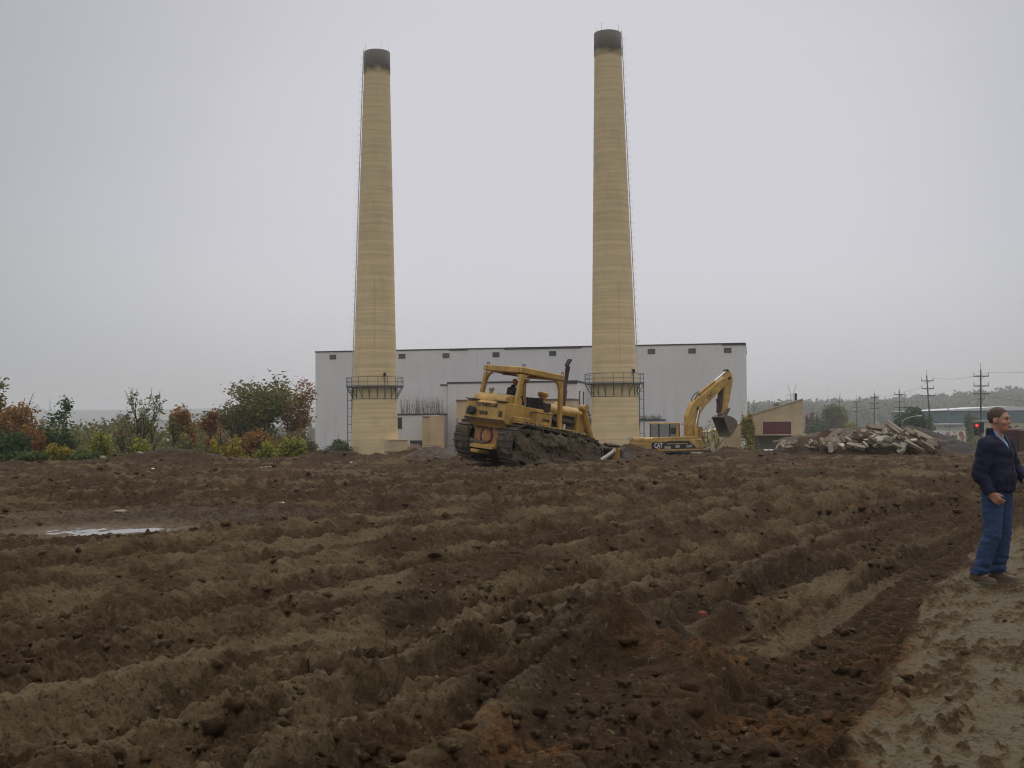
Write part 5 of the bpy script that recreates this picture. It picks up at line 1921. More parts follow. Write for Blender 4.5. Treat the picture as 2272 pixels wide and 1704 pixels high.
POLES = ((2176, 820, 284, ((1.7, 3.9, 1), (4.2, 3.9, 1), (6.2, 4.2, 0), (7.5, 1.8, 0)), 0, "nearest utility pole, carrying four cross arms, right behind the man's shoulder"),
         (2056, 833, 345, ((1.7, 3.9, 1), (4.1, 3.9, 1), (6.3, 4.3, 0)), 12, "utility pole leaning left behind the dark round tree's right edge"),
         (1995, 866, 405, ((1.5, 3.8, 1), (4.2, 3.6, 0), (6.3, 4.0, 0)), 2, "utility pole rising through the dark round tree"),
         (1940, 873, 470, ((1.6, 3.9, 1), (4.2, 3.7, 0), (6.3, 4.1, 0)), 0, "utility pole standing just left of the dark round tree, over the rubble crest"),
         (1901, 884, 530, ((1.6, 3.8, 0), (4.2, 3.5, 0), (6.2, 3.8, 0)), 0, "utility pole between the golden tree and the rubble crest"),
         (1863, 880, 590, ((2.6, 4.0, 0), (5.1, 3.6, 0), (7.5, 3.6, 0)), 0, "utility pole in front of the orange and green tree"),
         (1804, 901, 650, ((1.6, 3.6, 0), (4.6, 3.3, 0)), 0, "farthest utility pole, by the red conical tree"))
TIPS = [pole(a[0], a[1], a[2], a[5], a[3], a[4]) for a in POLES]
for idx_, lb in ((1, "upper power line wire along the utility poles"), (-1, "lower power line wire along the utility poles")):
    pts_ = []
    seq = [t[min(idx_, len(t) - 1)] if idx_ >= 0 else t[-1] for t in TIPS]
    first = seq[0] + (seq[0] - seq[1]) * 1.6
    seq = [first] + seq
    for a, b_ in zip(seq[:-1], seq[1:]):
        for t in np.linspace(0, 1, 9)[:-1]:
            p = a.lerp(b_, t)
            p.z -= 4 * t * (1 - t) * .9
            pts_.append(p)
    pts_.append(seq[-1])
    tag(MB().tube(pts_, .035, 3).build("power_line", M_black), lb, "power line")


def pylon():
    Y = 820
    t, b = P(1757, 853, Y), P(1757, 912, Y)
    e = empty("lattice_pylon", (t.x, Y, b.z - 8), 0, "faint steel lattice pylon standing beyond the tan shed's roof", "pylon")
    h = t.z - b.z + 8
    mb = MB()
    for s in (-1, 1):
        mb.tube([(s * 2.6, 0, 0), (s * .9, 0, h * .72), (s * 3.2, 0, h)], .16, 4)
    k = 9
    for i in range(k):
        z0, z1 = h * .72 * i / k, h * .72 * (i + 1) / k
        w0, w1 = 2.6 - 1.7 * i / k, 2.6 - 1.7 * (i + 1) / k
        mb.tube([(-w0, 0, z0), (w1, 0, z1)], .09, 3).tube([(w0, 0, z0), (-w1, 0, z1)], .09, 3)
    mb.build("lattice_frame", M_galv, e)
    MB().tube([(-4.5, 0, h * .72), (4.5, 0, h * .72)], .16, 4).build("cross_arm", M_galv, e)
    MB().tube([(-5.2, 0, h * .45), (5.2, 0, h * .45)], .16, 4).build("cross_arm", M_galv, e)


pylon()

# ------------------------------------------------------------------ buildings and traffic beyond, right
def warehouse():
    Y = 400
    a, b_ = P(2062, 938, Y), P(2330, 938, Y)
    zt, zm, zb = P(2066, 912, Y).z, P(2066, 938, Y).z, H(a.x, Y) - 1
    e = empty("warehouse", (0, 0, 0), 0, "long teal warehouse with a pale low-pitched roof", "building")
    MB().box(a.x, b_.x, Y, Y + 40, zm, zt).build("upper_wall", M_plain("teal cladding", (.075, .135, .145), .6, .12, .3), e)
    MB().box(a.x, b_.x, Y + .3, Y + 39.7, zb, zm).build("lower_wall", M_plain("beige block wall", (.38, .34, .22), .85, .1, .5), e)
    m = a.x + (b_.x - a.x) * .68
    MB().prism([(a.x - .5, zt + .05), (b_.x + .5, zt + .05), (m, zt + 1.6)], 'y', Y - .6, Y + 40.6).build("roof", M_plain("pale metal roofing", (.62, .62, .63), .5, .08, .5), e)
    for k in range(2):
        x = P(2078 + k * 3, 950, Y).x
        MB().box(x, x + .5, Y + .2, Y + .32, P(1, 955, Y).z, P(1, 946, Y).z).build("window", M_gdark, e)


warehouse()


def shop():
    Y = 320
    e = empty("shop_building", (0, 0, 0), 0, "white shop building with a bright pink, red and yellow mural", "building")
    a, b_ = P(2088, 975, Y), P(2142, 975, Y)
    zb = H(a.x, Y) - 1
    MB().box(a.x, b_.x, Y, Y + 9, zb, P(2100, 956, Y).z).build("wall", M_white, e)
    c_, d_ = P(2100, 950, Y), P(2146, 942, Y)
    MB().box(c_.x, d_.x, Y + 2, Y + 8, c_.z, d_.z).build("roof_block", M_white, e)
    MB().box(a.x - .3, b_.x + .6, Y - .9, Y + 9, P(1, 956, Y).z + .002, P(1, 953, Y).z).build("canopy", M_plain("grey canopy", (.4, .4, .42), .6), e)
    mats = {k: M_plain("mural " + k, c, .7, .15, 1) for k, c in (("pink", (.5, .13, .17)), ("red", (.42, .07, .06)), ("yellow", (.6, .42, .05)), ("lilac", (.45, .35, .5)))}
    def blob(x0, y0, x1, y1, k, o):
        p, q = P(x0, y0, Y), P(x1, y1, Y)
        cx, cz, rx, rz = (p.x + q.x) / 2, (p.z + q.z) / 2, abs(q.x - p.x) / 2, abs(q.z - p.z) / 2
        MB().prism([(cx + rx * math.cos(t), cz + rz * math.sin(t)) for t in np.linspace(0, 6.283, 13)[:-1]], 'y', Y - .04 - o, Y + .01).build("mural_patch", mats[k], e)
    blob(2098, 959, 2107, 968, "pink", 0)
    blob(2127, 957, 2138, 970, "red", 0)
    blob(2130, 965, 2141, 975, "pink", .02)
    blob(2111, 966, 2125, 974, "lilac", 0)
    blob(2116, 964, 2123, 971, "yellow", .04)
    blob(2114, 957, 2121, 961, "yellow", 0)


shop()


def house():
    Y = 330
    e = empty("house", (0, 0, 0), 0, "low dark house with a white hipped roof beyond the tan shed", "house")
    a, b_ = P(1790, 962, Y), P(1832, 962, Y)
    zb, zt = H(a.x, Y) - .5, P(1800, 958, Y).z
    MB().box(a.x, b_.x, Y, Y + 7, zb, zt).build("wall", M_plain("dark siding", (.05, .055, .065), .8, .2, 1), e)
    r0_, r1_ = P(1808, 944, Y), P(1818, 944, Y)
    V = [(P(1800, 1, Y).x - .2, Y - .4, zt), (b_.x + .4, Y - .4, zt), (b_.x + .4, Y + 7.4, zt), (P(1800, 1, Y).x - .2, Y + 7.4, zt), (r0_.x, Y + 3.5, r0_.z), (r1_.x, Y + 3.5, r0_.z)]
    MB().add(V, [(0, 1, 5, 4), (1, 2, 5), (2, 3, 4, 5), (3, 0, 4), (3, 2, 1, 0)]).build("roof", M_white, e)
    p, q = P(1817, 962, Y), P(1830, 966, Y)
    MB().box(p.x, q.x, Y - .04, Y + .01, q.z, p.z).build("window", M_grey, e)


house()


def vehicle(name, label, cat, px, Y, L, Wd, Hh, yaw, m, group=None, van=False):
    p = P(px, 990, Y)
    e = empty(name, (p.x, Y, H(p.x, Y)), yaw, label, cat, group)
    b = MB()
    if van:
        pr = [(-L / 2, .35), (L / 2, .35), (L / 2, .95), (L / 2 - .75, 1.1), (L / 2 - 1.35, Hh), (-L / 2 + .1, Hh), (-L / 2, Hh - .25)]
    else:
        pr = [(-L / 2, .3), (L / 2, .3), (L / 2, .75), (L / 2 - 1.2, .95), (L / 2 - 2.0, Hh), (-L / 2 + 1.0, Hh), (-L / 2 + .3, .98), (-L / 2, .9)]
    b.prism(pr, 'y', -Wd / 2, Wd / 2, bev=.06)
    b.build("body", m, e)
    if van:
        g = [(L / 2 - 1.9, 1.15), (L / 2 - .95, 1.15), (L / 2 - 1.42, Hh - .12), (L / 2 - 1.9, Hh - .12)]
        wn = [(-L / 2 + .4, 1.15), (L / 2 - 2.0, 1.15), (L / 2 - 2.0, Hh - .14), (-L / 2 + .4, Hh - .14)]
    else:
        g = [(L / 2 - 2.9, .98), (L / 2 - 1.45, .98), (L / 2 - 2.1, Hh - .08), (L / 2 - 2.9, Hh - .08)]
        wn = [(-L / 2 + .55, 1.0), (L / 2 - 3.0, .98), (L / 2 - 3.0, Hh - .08), (-L / 2 + 1.05, Hh - .08)]
    for s in (-1, 1):
        for gg in (g, wn):
            MB().prism(gg, 'y', s * (Wd / 2 + .004), s * (Wd / 2 - .03)).build("side_window", M_gdark, e)
    if van:
        ws = [(L / 2 - .78, 1.13), (L / 2 - 1.30, Hh - .1)]
    else:
        ws = [(L / 2 - 1.25, .98), (L / 2 - 1.95, Hh - .04)]
    (xa, za), (xb, zb) = ws
    MB().prism([(xa, za), (xa + .03, za + .02), (xb + .03, zb + .02), (xb, zb)], 'y', -Wd / 2 + .12, Wd / 2 - .12).build("windscreen", M_glass, e)
    for s in (-1, 1):
        for x in (-L / 2 + .9, L / 2 - .9):
            wv = MB().lathe([(.01, -.1), (.32, -.1), (.32, .1), (.01, .1)], 16, Matrix.Translation((x, s * (Wd / 2 - .08), .32)) @ Matrix.Rotation(math.pi / 2, 4, 'X'), False).build("wheel", M_black, e)
        MB().box(L / 2 - .03, L / 2 + .02, s * (Wd / 2 - .45), s * (Wd / 2 - .15), .6, .76, .01).build("headlight", M_plate, e)
    return e


vehicle("parked_van", "white van parked on the road below the mural shop", "van", 2137, 262, 4.9, 1.9, 2.05, R(-35), M_white, van=True)
vehicle("parked_car", "silver car by the tan shed, only its roof and windscreen above the mud", "car", 1699, 101, 4.4, 1.75, 1.47, R(-105), M_plain("silver car paint", (.55, .57, .6), .3, .05, 2, metal=.3))


def street_light(px0, px1, pt, py1, Y, label):
    b = P(px0, 1000, Y)
    t = P(px0, pt, Y)
    zb = H(b.x, Y)
    e = empty("street_lamp", (b.x, Y, zb), 0, label, "street lamp")
    hh = t.z - zb
    MB().tube([(0, 0, 0), (0, 0, hh)], [.11, .08], 8).build("lamp_post", M_grey, e)
    a = P(px1, py1, Y)
    dx, dz = a.x - b.x, a.z - zb
    MB().tube([(0, 0, hh), (dx * .3, 0, hh + (dz - hh) * .55), (dx * .7, 0, hh + (dz - hh) * .92), (dx, 0, dz)], .07, 6).build("lamp_arm", M_plate, e)
    MB().box(dx - .1, dx + .75, -.16, .16, dz - .07, dz + .09, .04).build("lamp_head", M_white, e)


street_light(2003, 2036, 934, 923, 190, "street lamp with a long curved arm in front of the dark round tree")
street_light(2107, 2098, 908, 906, 240, "thin grey street lamp standing in front of the teal warehouse")


def traffic_signal():
    Y = 112
    e0 = P(2205, 1000, Y)
    zb = H(e0.x, Y)
    e = empty("traffic_signal", (e0.x, Y, zb), 0, "traffic signal on a mast arm showing a red light beside the man's head", "traffic signal")
    za = P(2190, 936, Y).z - zb
    xl = P(2160, 936, Y).x - e0.x
    MB().tube([(0, 0, 0), (0, 0, za + .3)], [.14, .1], 10).build("signal_post", M_grey, e)
    MB().tube([(0, 0, za), (xl * .5, 0, za + .08), (xl - .1, 0, za + .05)], [.07, .06, .05], 8).build("mast_arm", M_plate, e)
    p = P(2166, 944, Y)
    x, z = p.x - e0.x, p.z - zb
    hd = MB().box(x - .19, x + .19, -.15, .12, z - 1.0, z + .24, .03).build("signal_head", M_black, e)
    m, t, b = new_mat("red signal light")
    b.inputs['Base Color'].default_value = (.5, .01, .01, 1)
    b.inputs['Emission Color'].default_value = (1, .03, .03, 1)
    b.inputs['Emission Strength'].default_value = 1.6
    lens = lambda zz, mm, nm: MB().lathe([(.01, 0), (.15, 0), (.13, .04), (.01, .05)], 16, Matrix.Translation((x, -.155, zz)) @ Matrix.Rotation(math.pi / 2, 4, 'X')).build(nm, mm, hd)
    lens(z, m, "red_lens")
    lens(z - .38, M_dark, "amber_lens")
    lens(z - .76, M_dark, "green_lens")
    p = P(2178, 947, Y)
    MB().box(p.x - e0.x - .2, p.x - e0.x + .2, -.12, .15, p.z - zb - .6, p.z - zb + .45, .03).build("signal_head", M_black, e)


traffic_signal()


def truck():
    Y = 74
    p = P(2304, 985, Y)
    zb = H(p.x, Y)
    e = empty("tipper_truck", (p.x, Y, zb), R(100), "dark red tipper truck half hidden behind the man in the blue fleece", "truck")
    mr = M_plain("dark red truck paint", (.055, .016, .016), .5, .3, 2)
    MB().box(.6, 2.4, -1.1, 1.1, .9, 2.7, .1).build("cab", mr, e)
    MB().box(2.4, 3.4, -.8, .8, .9, 1.7, .1).build("bonnet", mr, e)
    MB().prism([(-3.6, 1.3), (.4, 1.1), (.4, 2.6), (-3.8, 2.6)], 'y', -1.2, 1.2, bev=.05).build("tipper_body", M_rust, e)
    MB().box(-3.6, 3.2, -.5, .5, .7, .95).build("chassis", M_black, e)
    MB().tube([(.5, -.95, 1.0), (.5, -.95, 3.6)], .09, 10).build("exhaust_stack", M_galv, e)
    MB().box(2.38, 2.42, -.9, .9, 1.9, 2.5).build("windscreen", M_gdark, e)
    for x in (-3.0, -1.9, 2.6):
        for s in (-1, 1):
            MB().lathe([(.01, -.14), (.5, -.14), (.5, .14), (.01, .14)], 18, Matrix.Translation((x, s * 1.0, .5)) @ Matrix.Rotation(math.pi / 2, 4, 'X'), False).build("wheel", M_black, e)


truck()

# trees and woods beyond, right
def farveg(label, x0, x1, yt, Y, L, seed, n=2600, size=.45, kind='bush', **kw):
    return veg(kind, label, x0 / 1.0271, x1 / 1.0271, yt / 1.0271, 985 / 1.0271, Y, L, seed, n_leaf=n, size=size, **kw)


farveg("dark round evergreen-looking tree behind the rubble peak", 1984, 2062, 903, 215, L_dgreen, 61, 7500, .30, lobes=12, name="deciduous_tree", cat="tree")
farveg("orange-topped green tree behind the power poles", 1812, 1882, 898, 340, L_olive, 62, 6000, .42, lobes=11, name="deciduous_tree", cat="tree")
farveg("small red conical tree by the white-roofed house", 1786, 1806, 908, 330, L_red, 63, 2200, .35, name="deciduous_tree", cat="tree")
farveg("golden-brown tree low behind the rubble's left shoulder", 1866, 1912, 930, 300, L_gold, 64, 3400, .35, name="deciduous_tree", cat="tree")
farveg("dull green tree in front of the teal warehouse", 2142, 2182, 906, 300, L_green, 65, 3600, .35, name="deciduous_tree", cat="tree")
farveg("olive tree showing over the tan shed's roof", 1692, 1742, 890, 300, L_olive, 66, 3600, .38, name="deciduous_tree", cat="tree")
farveg("grey-green tree between the power house and the tan shed", 1655, 1692, 905, 330, L_green, 67, 2800, .38, name="deciduous_tree", cat="tree")
farveg("green tree beside the orange-topped one", 1795, 1830, 925, 310, L_green, 68, 2600, .38, name="deciduous_tree", cat="tree")


def woods(name, label, seed, n, fx, fy, sz, m=26, ls=.17, mat=None):
    rng = np.random.default_rng(seed)
    x, y = fx(rng, n), fy(rng, n)
    g = land(x, y)[0]
    C, S = [], []
    for k in range(n):
        hgt = rng.uniform(.6, 1.3) * sz
        d = rng.normal(size=(m, 3))
        d /= np.linalg.norm(d, axis=1)[:, None]
        C.append(np.array([x[k], y[k], g[k] + hgt * .55]) + d * np.array([hgt * .42, hgt * .42, hgt * .5]) * rng.uniform(.5, 1.05, (m, 1)))
        S.append(np.full(m, hgt * ls) * rng.uniform(.6, 1.3, m))
    V, F = leaves_mesh(np.concatenate(C), np.concatenate(S), rng, .7, .8)
    o = link(name, arr_mesh(name, V, F), mat or L_far)
    tag(o, label, "woods", None, "stuff")


woods("far_woods", "hazy autumn woods covering the hill", 5, 1800, lambda r, n: r.uniform(170, 900, n), lambda r, n: r.uniform(850, 1500, n), 14)
woods("valley_trees", "hazy trees filling the valley towards the town", 6, 700, lambda r, n: r.uniform(-520, -40, n), lambda r, n: r.uniform(250, 1000, n), 8)
woods("roadside_bushes", "dull bushes along the road beyond the rubble", 7, 170, lambda r, n: r.uniform(50, 170, n), lambda r, n: r.uniform(130, 330, n), 3.2, 60, .09, L_olive)

woods("scrub_belt", "brown and olive scrub filling the bank behind the nearer shrubs", 8, 130, lambda r, n: r.uniform(-52, -24, n), lambda r, n: r.uniform(88, 125, n), 3.6, 190, .042, L_olive)
# the town in the mist, left
M_far = M_plain("pale distant walls", (.6, .6, .6), .8, .1, .1, bmp=0)
M_fard = M_plain("grey distant walls", (.15, .16, .18), .8, .1, .1, bmp=0)
rnd = random.Random(9)
for k, (px, py0, py1, wpx, Y, m, lb) in enumerate(((95, 934, 952, 18, 520, M_far, "pale block of flats seen between the leftmost trees"), (322, 924, 930, 26, 900, M_far, "long low white shed in the misty town"), (440, 920, 924, 44, 1000, M_far, "longest white roof in the misty town"),
                                                (352, 933, 941, 16, 640, M_far, "small white building under the bare tree's right branches"), (500, 936, 944, 22, 640, M_far, "white building between the red-brown and olive trees"), (232, 946, 952, 24, 560, M_fard, "grey shed roof behind the yellow-green shrub"),
                                                (665, 925, 940, 20, 560, M_far, "pale building beside the power house corner"), (268, 921, 928, 20, 1000, M_fard, "grey building left of the bare tree in the mist"))):
    a, b_ = P(px - wpx / 2, py0, Y), P(px + wpx / 2, py1, Y)
    zb = min(H(a.x, Y), b_.z) - 1
    e = empty("distant_building", (a.x, Y, 0), 0, lb, "building", "pale buildings of the misty town")
    wx = b_.x - a.x
    MB().box(0, wx, 0, 12, zb, a.z).build("wall", m, e)
    MB().prism([(-.4, a.z + .01), (wx + .4, a.z + .01), (wx * .5, a.z + 1.5)], 'y', -.4, 12.4).build("roof", M_grey, e)


def spire(px, pt, pb, wpx, label, dome=False, Y=3300):
    a, t = P(px, pb, Y), P(px, pt, Y)
    zb = H(a.x, Y) - 2
    wd = wpx * Y / FPX
    e = empty("church_tower" if not dome else "domed_hall", (a.x, Y, zb), 0, label, "tower")
    zt = t.z - zb
    zm = a.z - zb
    if dome:
        MB().box(-wd * 2.6, wd * 2.6, 0, 20, 0, zm).build("wall", M_fard, e)
        MB().lathe([(wd, zm), (wd * .9, zm + (zt - zm) * .3), (wd * .45, zm + (zt - zm) * .6), (wd * .12, zm + (zt - zm) * .72), (.2, zt)], 16, Matrix.Translation((0, 8, 0))).build("dome", M_fard, e)
    else:
        MB().box(-wd / 2, wd / 2, 0, wd, 0, zm + (zt - zm) * .35).build("tower_wall", M_fard, e)
        MB().add([(-wd / 2, 0, zm + (zt - zm) * .35), (wd / 2, 0, zm + (zt - zm) * .35), (wd / 2, wd, zm + (zt - zm) * .35), (-wd / 2, wd, zm + (zt - zm) * .35), (0, wd / 2, zt)], [(0, 1, 4), (1, 2, 4), (2, 3, 4), (3, 0, 4), (3, 2, 1, 0)]).build("spire", M_fard, e)


spire(82, 893, 907, 5, "faint domed hall on the skyline left of the church spire", True)
spire(110, 880, 907, 4, "faint church spire on the misty skyline")

# ------------------------------------------------------------------ misty air
def haze():
    m = bpy.data.materials.new("misty air")
    m.use_nodes = True
    t = m.node_tree
    t.nodes.clear()
    v = nd(t, 'ShaderNodeVolumePrincipled')
    v.inputs['Color'].default_value = (.97, .97, .985, 1)
    v.inputs['Density'].default_value = .00038
    v.inputs['Anisotropy'].default_value = .0
    o = nd(t, 'ShaderNodeOutputMaterial')
    t.links.new(v.outputs[0], o.inputs['Volume'])
    S = 4700
    b = MB().box(-S, S, -S, S, -32, 64).build("haze", m)
    tag(b, kind='stuff')


haze()

# ------------------------------------------------------------------ people
M_skin = M_plain("skin", (.43, .215, .14), .55, .12, 14, bmp=.1, bdist=.002)
M_fleece = M_plain("navy fleece", (.009, .010, .032), .95, .25, 9, bmp=.5, bdist=.006)
M_jeans = M_plain("blue denim", (.027, .051, .122), .9, .3, 7, (.045, .078, .16), .5, 4, bmp=.4, bdist=.004)
M_shirt = M_plain("light blue shirt", (.22, .36, .55), .85, .08, 6, bmp=.1)
M_hair = M_plain("brown hair", (.075, .048, .028), .75, .4, 45, bmp=.8, bdist=.006)
M_boot = M_plain("brown leather boots", (.105, .05, .028), .7, .3, 8, (.12, .09, .06), .7, 6)
M_sole = M_plain("muddy grey soles", (.10, .085, .07), .85, .3, 6)
M_eye = M_plain("dark eyes", (.02, .014, .012), .3, 0, 3, bmp=0)
M_lip = M_plain("lips", (.25, .09, .075), .6, .1, 3, bmp=0)
M_cap = M_plain("tan cap", (.33, .22, .12), .9, .15, 6)


def rotz(p, a, c=(0, 0)):
    q = p.copy()
    x, y = p[:, 0] - c[0], p[:, 1] - c[1]
    q[:, 0] = x * math.cos(a) + y * math.sin(a) + c[0]
    q[:, 1] = -x * math.sin(a) + y * math.cos(a) + c[1]
    return q


def hand_sdf(p, wr, d, s, n, curl=1.0):
    """Palm of four joined metacarpals, four bent fingers of unequal length, thumb from the side of the palm."""
    wr, d, s, n = (np.array(v, float) for v in (wr, d, s, n))
    d /= np.linalg.norm(d)
    s -= d * (s @ d)
    s /= np.linalg.norm(s)
    n = np.cross(d, s) * (1 if np.cross(d, s) @ n > 0 else -1)
    e = None
    for k, ln in enumerate((.9, 1.0, .95, .78)):
        o = s * (1.5 - k) * .0205
        kn = wr + d * .088 + o
        m = cap_sdf(p, wr + d * .012 + o * .7, kn, .0165, .0140)
        e = m if e is None else smin(e, m, .012)
    for k, ln in enumerate((.9, 1.0, .95, .78)):
        o = s * (1.5 - k) * .0205
        kn = wr + d * .088 + o
        f1 = kn + (d * .034 + n * .018 * curl) * ln
        f2 = f1 + (d * .014 + n * .024 * curl) * ln
        f3 = f2 + (-d * .004 * curl + n * .018 + d * .006) * ln
        g = np.minimum(np.minimum(cap_sdf(p, kn, f1, .0118, .0102), cap_sdf(p, f1, f2, .0102, .0092)), cap_sdf(p, f2, f3, .0092, .0080))
        e = smin(e, g, .004)
    t0 = wr + d * .028 + s * .034
    t1 = wr + d * .062 + s * .052 + n * .014
    t2 = t1 + d * .026 + s * .006 + n * .014
    g = np.minimum(cap_sdf(p, t0, t1, .0165, .0125), cap_sdf(p, t1, t2, .0125, .0095))
    return smin(e, g, .010)


def head_sdf(p, c, yaw, tilt=0.0):
    """Head about its centre c (0.135 m above the chin); front is +x before the yaw."""
    q = rotz(p - np.array(c), yaw)
    h = ell_sdf(q, (-.012, 0, .035), (.098, .076, .098))
    h = smin(h, ell_sdf(q, (.030, 0, -.030), (.066, .060, .088)), .03)
    h = smin(h, ell_sdf(q, (.060, 0, -.098), (.032, .036, .026)), .03)
    h = smin(h, cap_sdf(q, (.076, -.035, .026), (.076, .035, .026), .016, .016), .014)
    for s in (-1, 1):
        h = smin(h, ell_sdf(q, (.058, s * .042, -.028), (.028, .022, .024)), .016)
        h = -smin(-h, ell_sdf(q, (.102, s * .031, .008), (.018, .016, .012)), .010)
        h = smin(h, ell_sdf(q, (-.012, s * .077, -.012), (.020, .010, .032)), .006)
    h = smin(h, cap_sdf(q, (.084, 0, .012), (.102, 0, -.026), .009, .0145), .010)
    for s in (-1, 1):
        h = smin(h, ell_sdf(q, (.090, s * .013, -.032), (.012, .009, .008)), .006)
    h = smin(h, ell_sdf(q, (.083, 0, -.066), (.018, .024, .012)), .010)
    return h


def face_parts(body, c, yaw):
    M = Matrix.Translation(c) @ Matrix.Rotation(yaw, 4, 'Z')
    for s in (-1, 1):
        MB().lathe([(.001, -.008), (.006, -.006), (.008, 0), (.006, .006), (.001, .008)], 12, M @ Matrix.Translation((.088, s * .031, .008))).build("eye", M_eye, body)
        MB().tube([M @ Vector(v) for v in ((.094, s * .016, .028), (.091, s * .034, .034), (.076, s * .052, .028))], [.005, .006, .004], 6).build("eyebrow", M_hair, body)
    MB().tube([M @ Vector(v) for v in ((.090, -.022, -.067), (.102, -.008, -.064), (.102, .008, -.064), (.090, .022, -.067))], [.003, .006, .006, .003], 6).build("lips", M_lip, body)


def standing_man():
    X, Y = 5.08, 11.68
    z = min(H(X + dx, Y + dy) for dx in (-.2, 0, .2) for dy in (-.15, .15)) + .012
    yaw = R(-50)
    HY = R(6)
    RK, RA = (.0, -.11, .53), (-.15, -.135, .09)
    LK, LA = (.0, .10, .53), (-.08, .115, .09)
    RE, RW = (-.045, -.262, 1.15), (.055, -.24, .945)
    LE, LW = (.03, .285, 1.22), (.175, .225, 1.075)
    HC = (.035, 0, 1.708)

    def body(p):
        e = head_sdf(p, HC, HY)
        e = smin(e, cap_sdf(p, (-.01, 0, 1.47), (.012, 0, 1.63), .064, .056), .025)
        t = ell_sdf(p, (0, 0, 1.32), (.10, .16, .21))
        t = smin(t, ell_sdf(p, (0, 0, 1.04), (.10, .15, .16)), .08)
        t = smin(t, cap_sdf(p, (0, -.16, 1.46), (0, .16, 1.46), .05, .05), .05)
        e = smin(e, t, .03)
        for (el, wr, s) in ((RE, RW, -1), (LE, LW, 1)):
            a = np.minimum(cap_sdf(p, (0, s * .18, 1.46), el, .05, .042), cap_sdf(p, el, wr, .042, .028))
            e = smin(e, a, .02)
        for (kn, an, s) in ((RK, RA, -1), (LK, LA, 1)):
            a = np.minimum(cap_sdf(p, (0, s * .085, .95), kn, .08, .055), cap_sdf(p, kn, an, .055, .04))
            e = smin(e, a, .02)
            e = smin(e, cap_sdf(p, an, (an[0] + .12, an[1] + s * .02, .035), .030, .016), .02)
        e = smin(e, hand_sdf(p, RW, (.55, .25, -.62), (.8, .1, .55), (-.2, 1, .1)), .008)
        e = smin(e, hand_sdf(p, LW, (.5, -.22, -.72), (.8, -.1, .55), (-.2, -1, .1)), .008)
        return e
    V, Q = nets(body, (-.3, -.42, -.0), (.36, .42, 1.86), .0066)
    me = arr_mesh("person", V, Q, True)
    o = link("person", me, M_skin)
    o.location = (X, Y, z)
    o.rotation_euler = (0, 0, yaw)
    o.scale = (1.06, 1.07, 1.0)
    tag(o, "man in navy fleece and blue jeans standing on the pale clay, looking sideways", "person")

    def jacket(p):
        w1 = p.copy()
        e = ell_sdf(p, (.0, 0, 1.34), (.145, .205, .20))
        e = smin(e, ell_sdf(p, (.012, 0, 1.10), (.165, .205, .19)), .09)
        e = smin(e, cap_sdf(p, (-.012, -.165, 1.465), (-.012, .165, 1.465), .072, .072), .06)
        e = smin(e, cap_sdf(p, (-.02, 0, 1.47), (-.012, 0, 1.575), .10, .082), .03)
        for (el, wr, s) in ((RE, RW, -1), (LE, LW, 1)):
            a1 = cap_sdf(p, (-.005, s * .195, 1.45), el, .080, .071)
            a2 = cap_sdf(p, el, wr, .071, .053)
            d = np.array(wr) - np.array(el)
            d /= np.linalg.norm(d)
            a2 = np.maximum(a2, (p - np.array(wr)) @ d + .004)
            e = smin(e, np.minimum(a1, a2), .03)
        e = smin(e, ell_sdf(p, (.01, 0, .985), (.152, .192, .055)), .03)
        fold = .008 * pn(p[:, 1] * 5 + p[:, 2] * 6, p[:, 2] * 11 - p[:, 0] * 6, 3) + .006 * pn(p[:, 0] * 13 + p[:, 2] * 5, p[:, 2] * 17, 7)
        low = .007 * np.exp(-((p[:, 2] - 1.02) / .07) ** 2) * np.sin(np.arctan2(p[:, 1], p[:, 0]) * 14 + 3 * pn(p[:, 1] * 6, p[:, 2] * 8, 5))
        e = e + fold + low
        # open neck: a V at the front, hollow inside
        vee = np.maximum(np.abs(p[:, 1]) - np.clip((p[:, 2] - 1.395) * .52, -.05, .2), .03 - p[:, 0])
        hol = cap_sdf(p, (-.008, 0, 1.50), (-.004, 0, 1.75), .070, .072)
        e = np.maximum(e, -vee)
        e = np.maximum(e, -hol)
        return np.maximum(e, .935 - p[:, 2])
    V, Q = nets(jacket, (-.3, -.42, .88), (.36, .42, 1.66), .0085)
    jk = link("fleece_jacket", arr_mesh("fleece_jacket", V, Q, True), M_fleece, o)
    MB().tube([(.151, 0, 1.385), (.163, 0, 1.25), (.178, 0, 1.12), (.176, 0, 1.02)], .006, 5).build("zip", M_black, jk)

    def shirt(p):
        e = smin(ell_sdf(p, (.0, 0, 1.36), (.128, .17, .16)), cap_sdf(p, (-.008, 0, 1.46), (.0, 0, 1.585), .078, .071), .03)
        e = np.maximum(e, -cap_sdf(p, (-.004, 0, 1.52), (.002, 0, 1.75), .0605, .062))
        vee = np.maximum(np.abs(p[:, 1]) - np.clip((p[:, 2] - 1.455) * .45, -.05, .2), .03 - p[:, 0])
        e = np.maximum(e, -vee)
        return np.maximum(np.maximum(e, 1.30 - p[:, 2]), p[:, 2] - 1.60 + .35 * np.maximum(p[:, 0], 0))
    V, Q = nets(shirt, (-.2, -.22, 1.27), (.2, .22, 1.64), .0065)
    link("shirt", arr_mesh("shirt", V, Q, True), M_shirt, o)

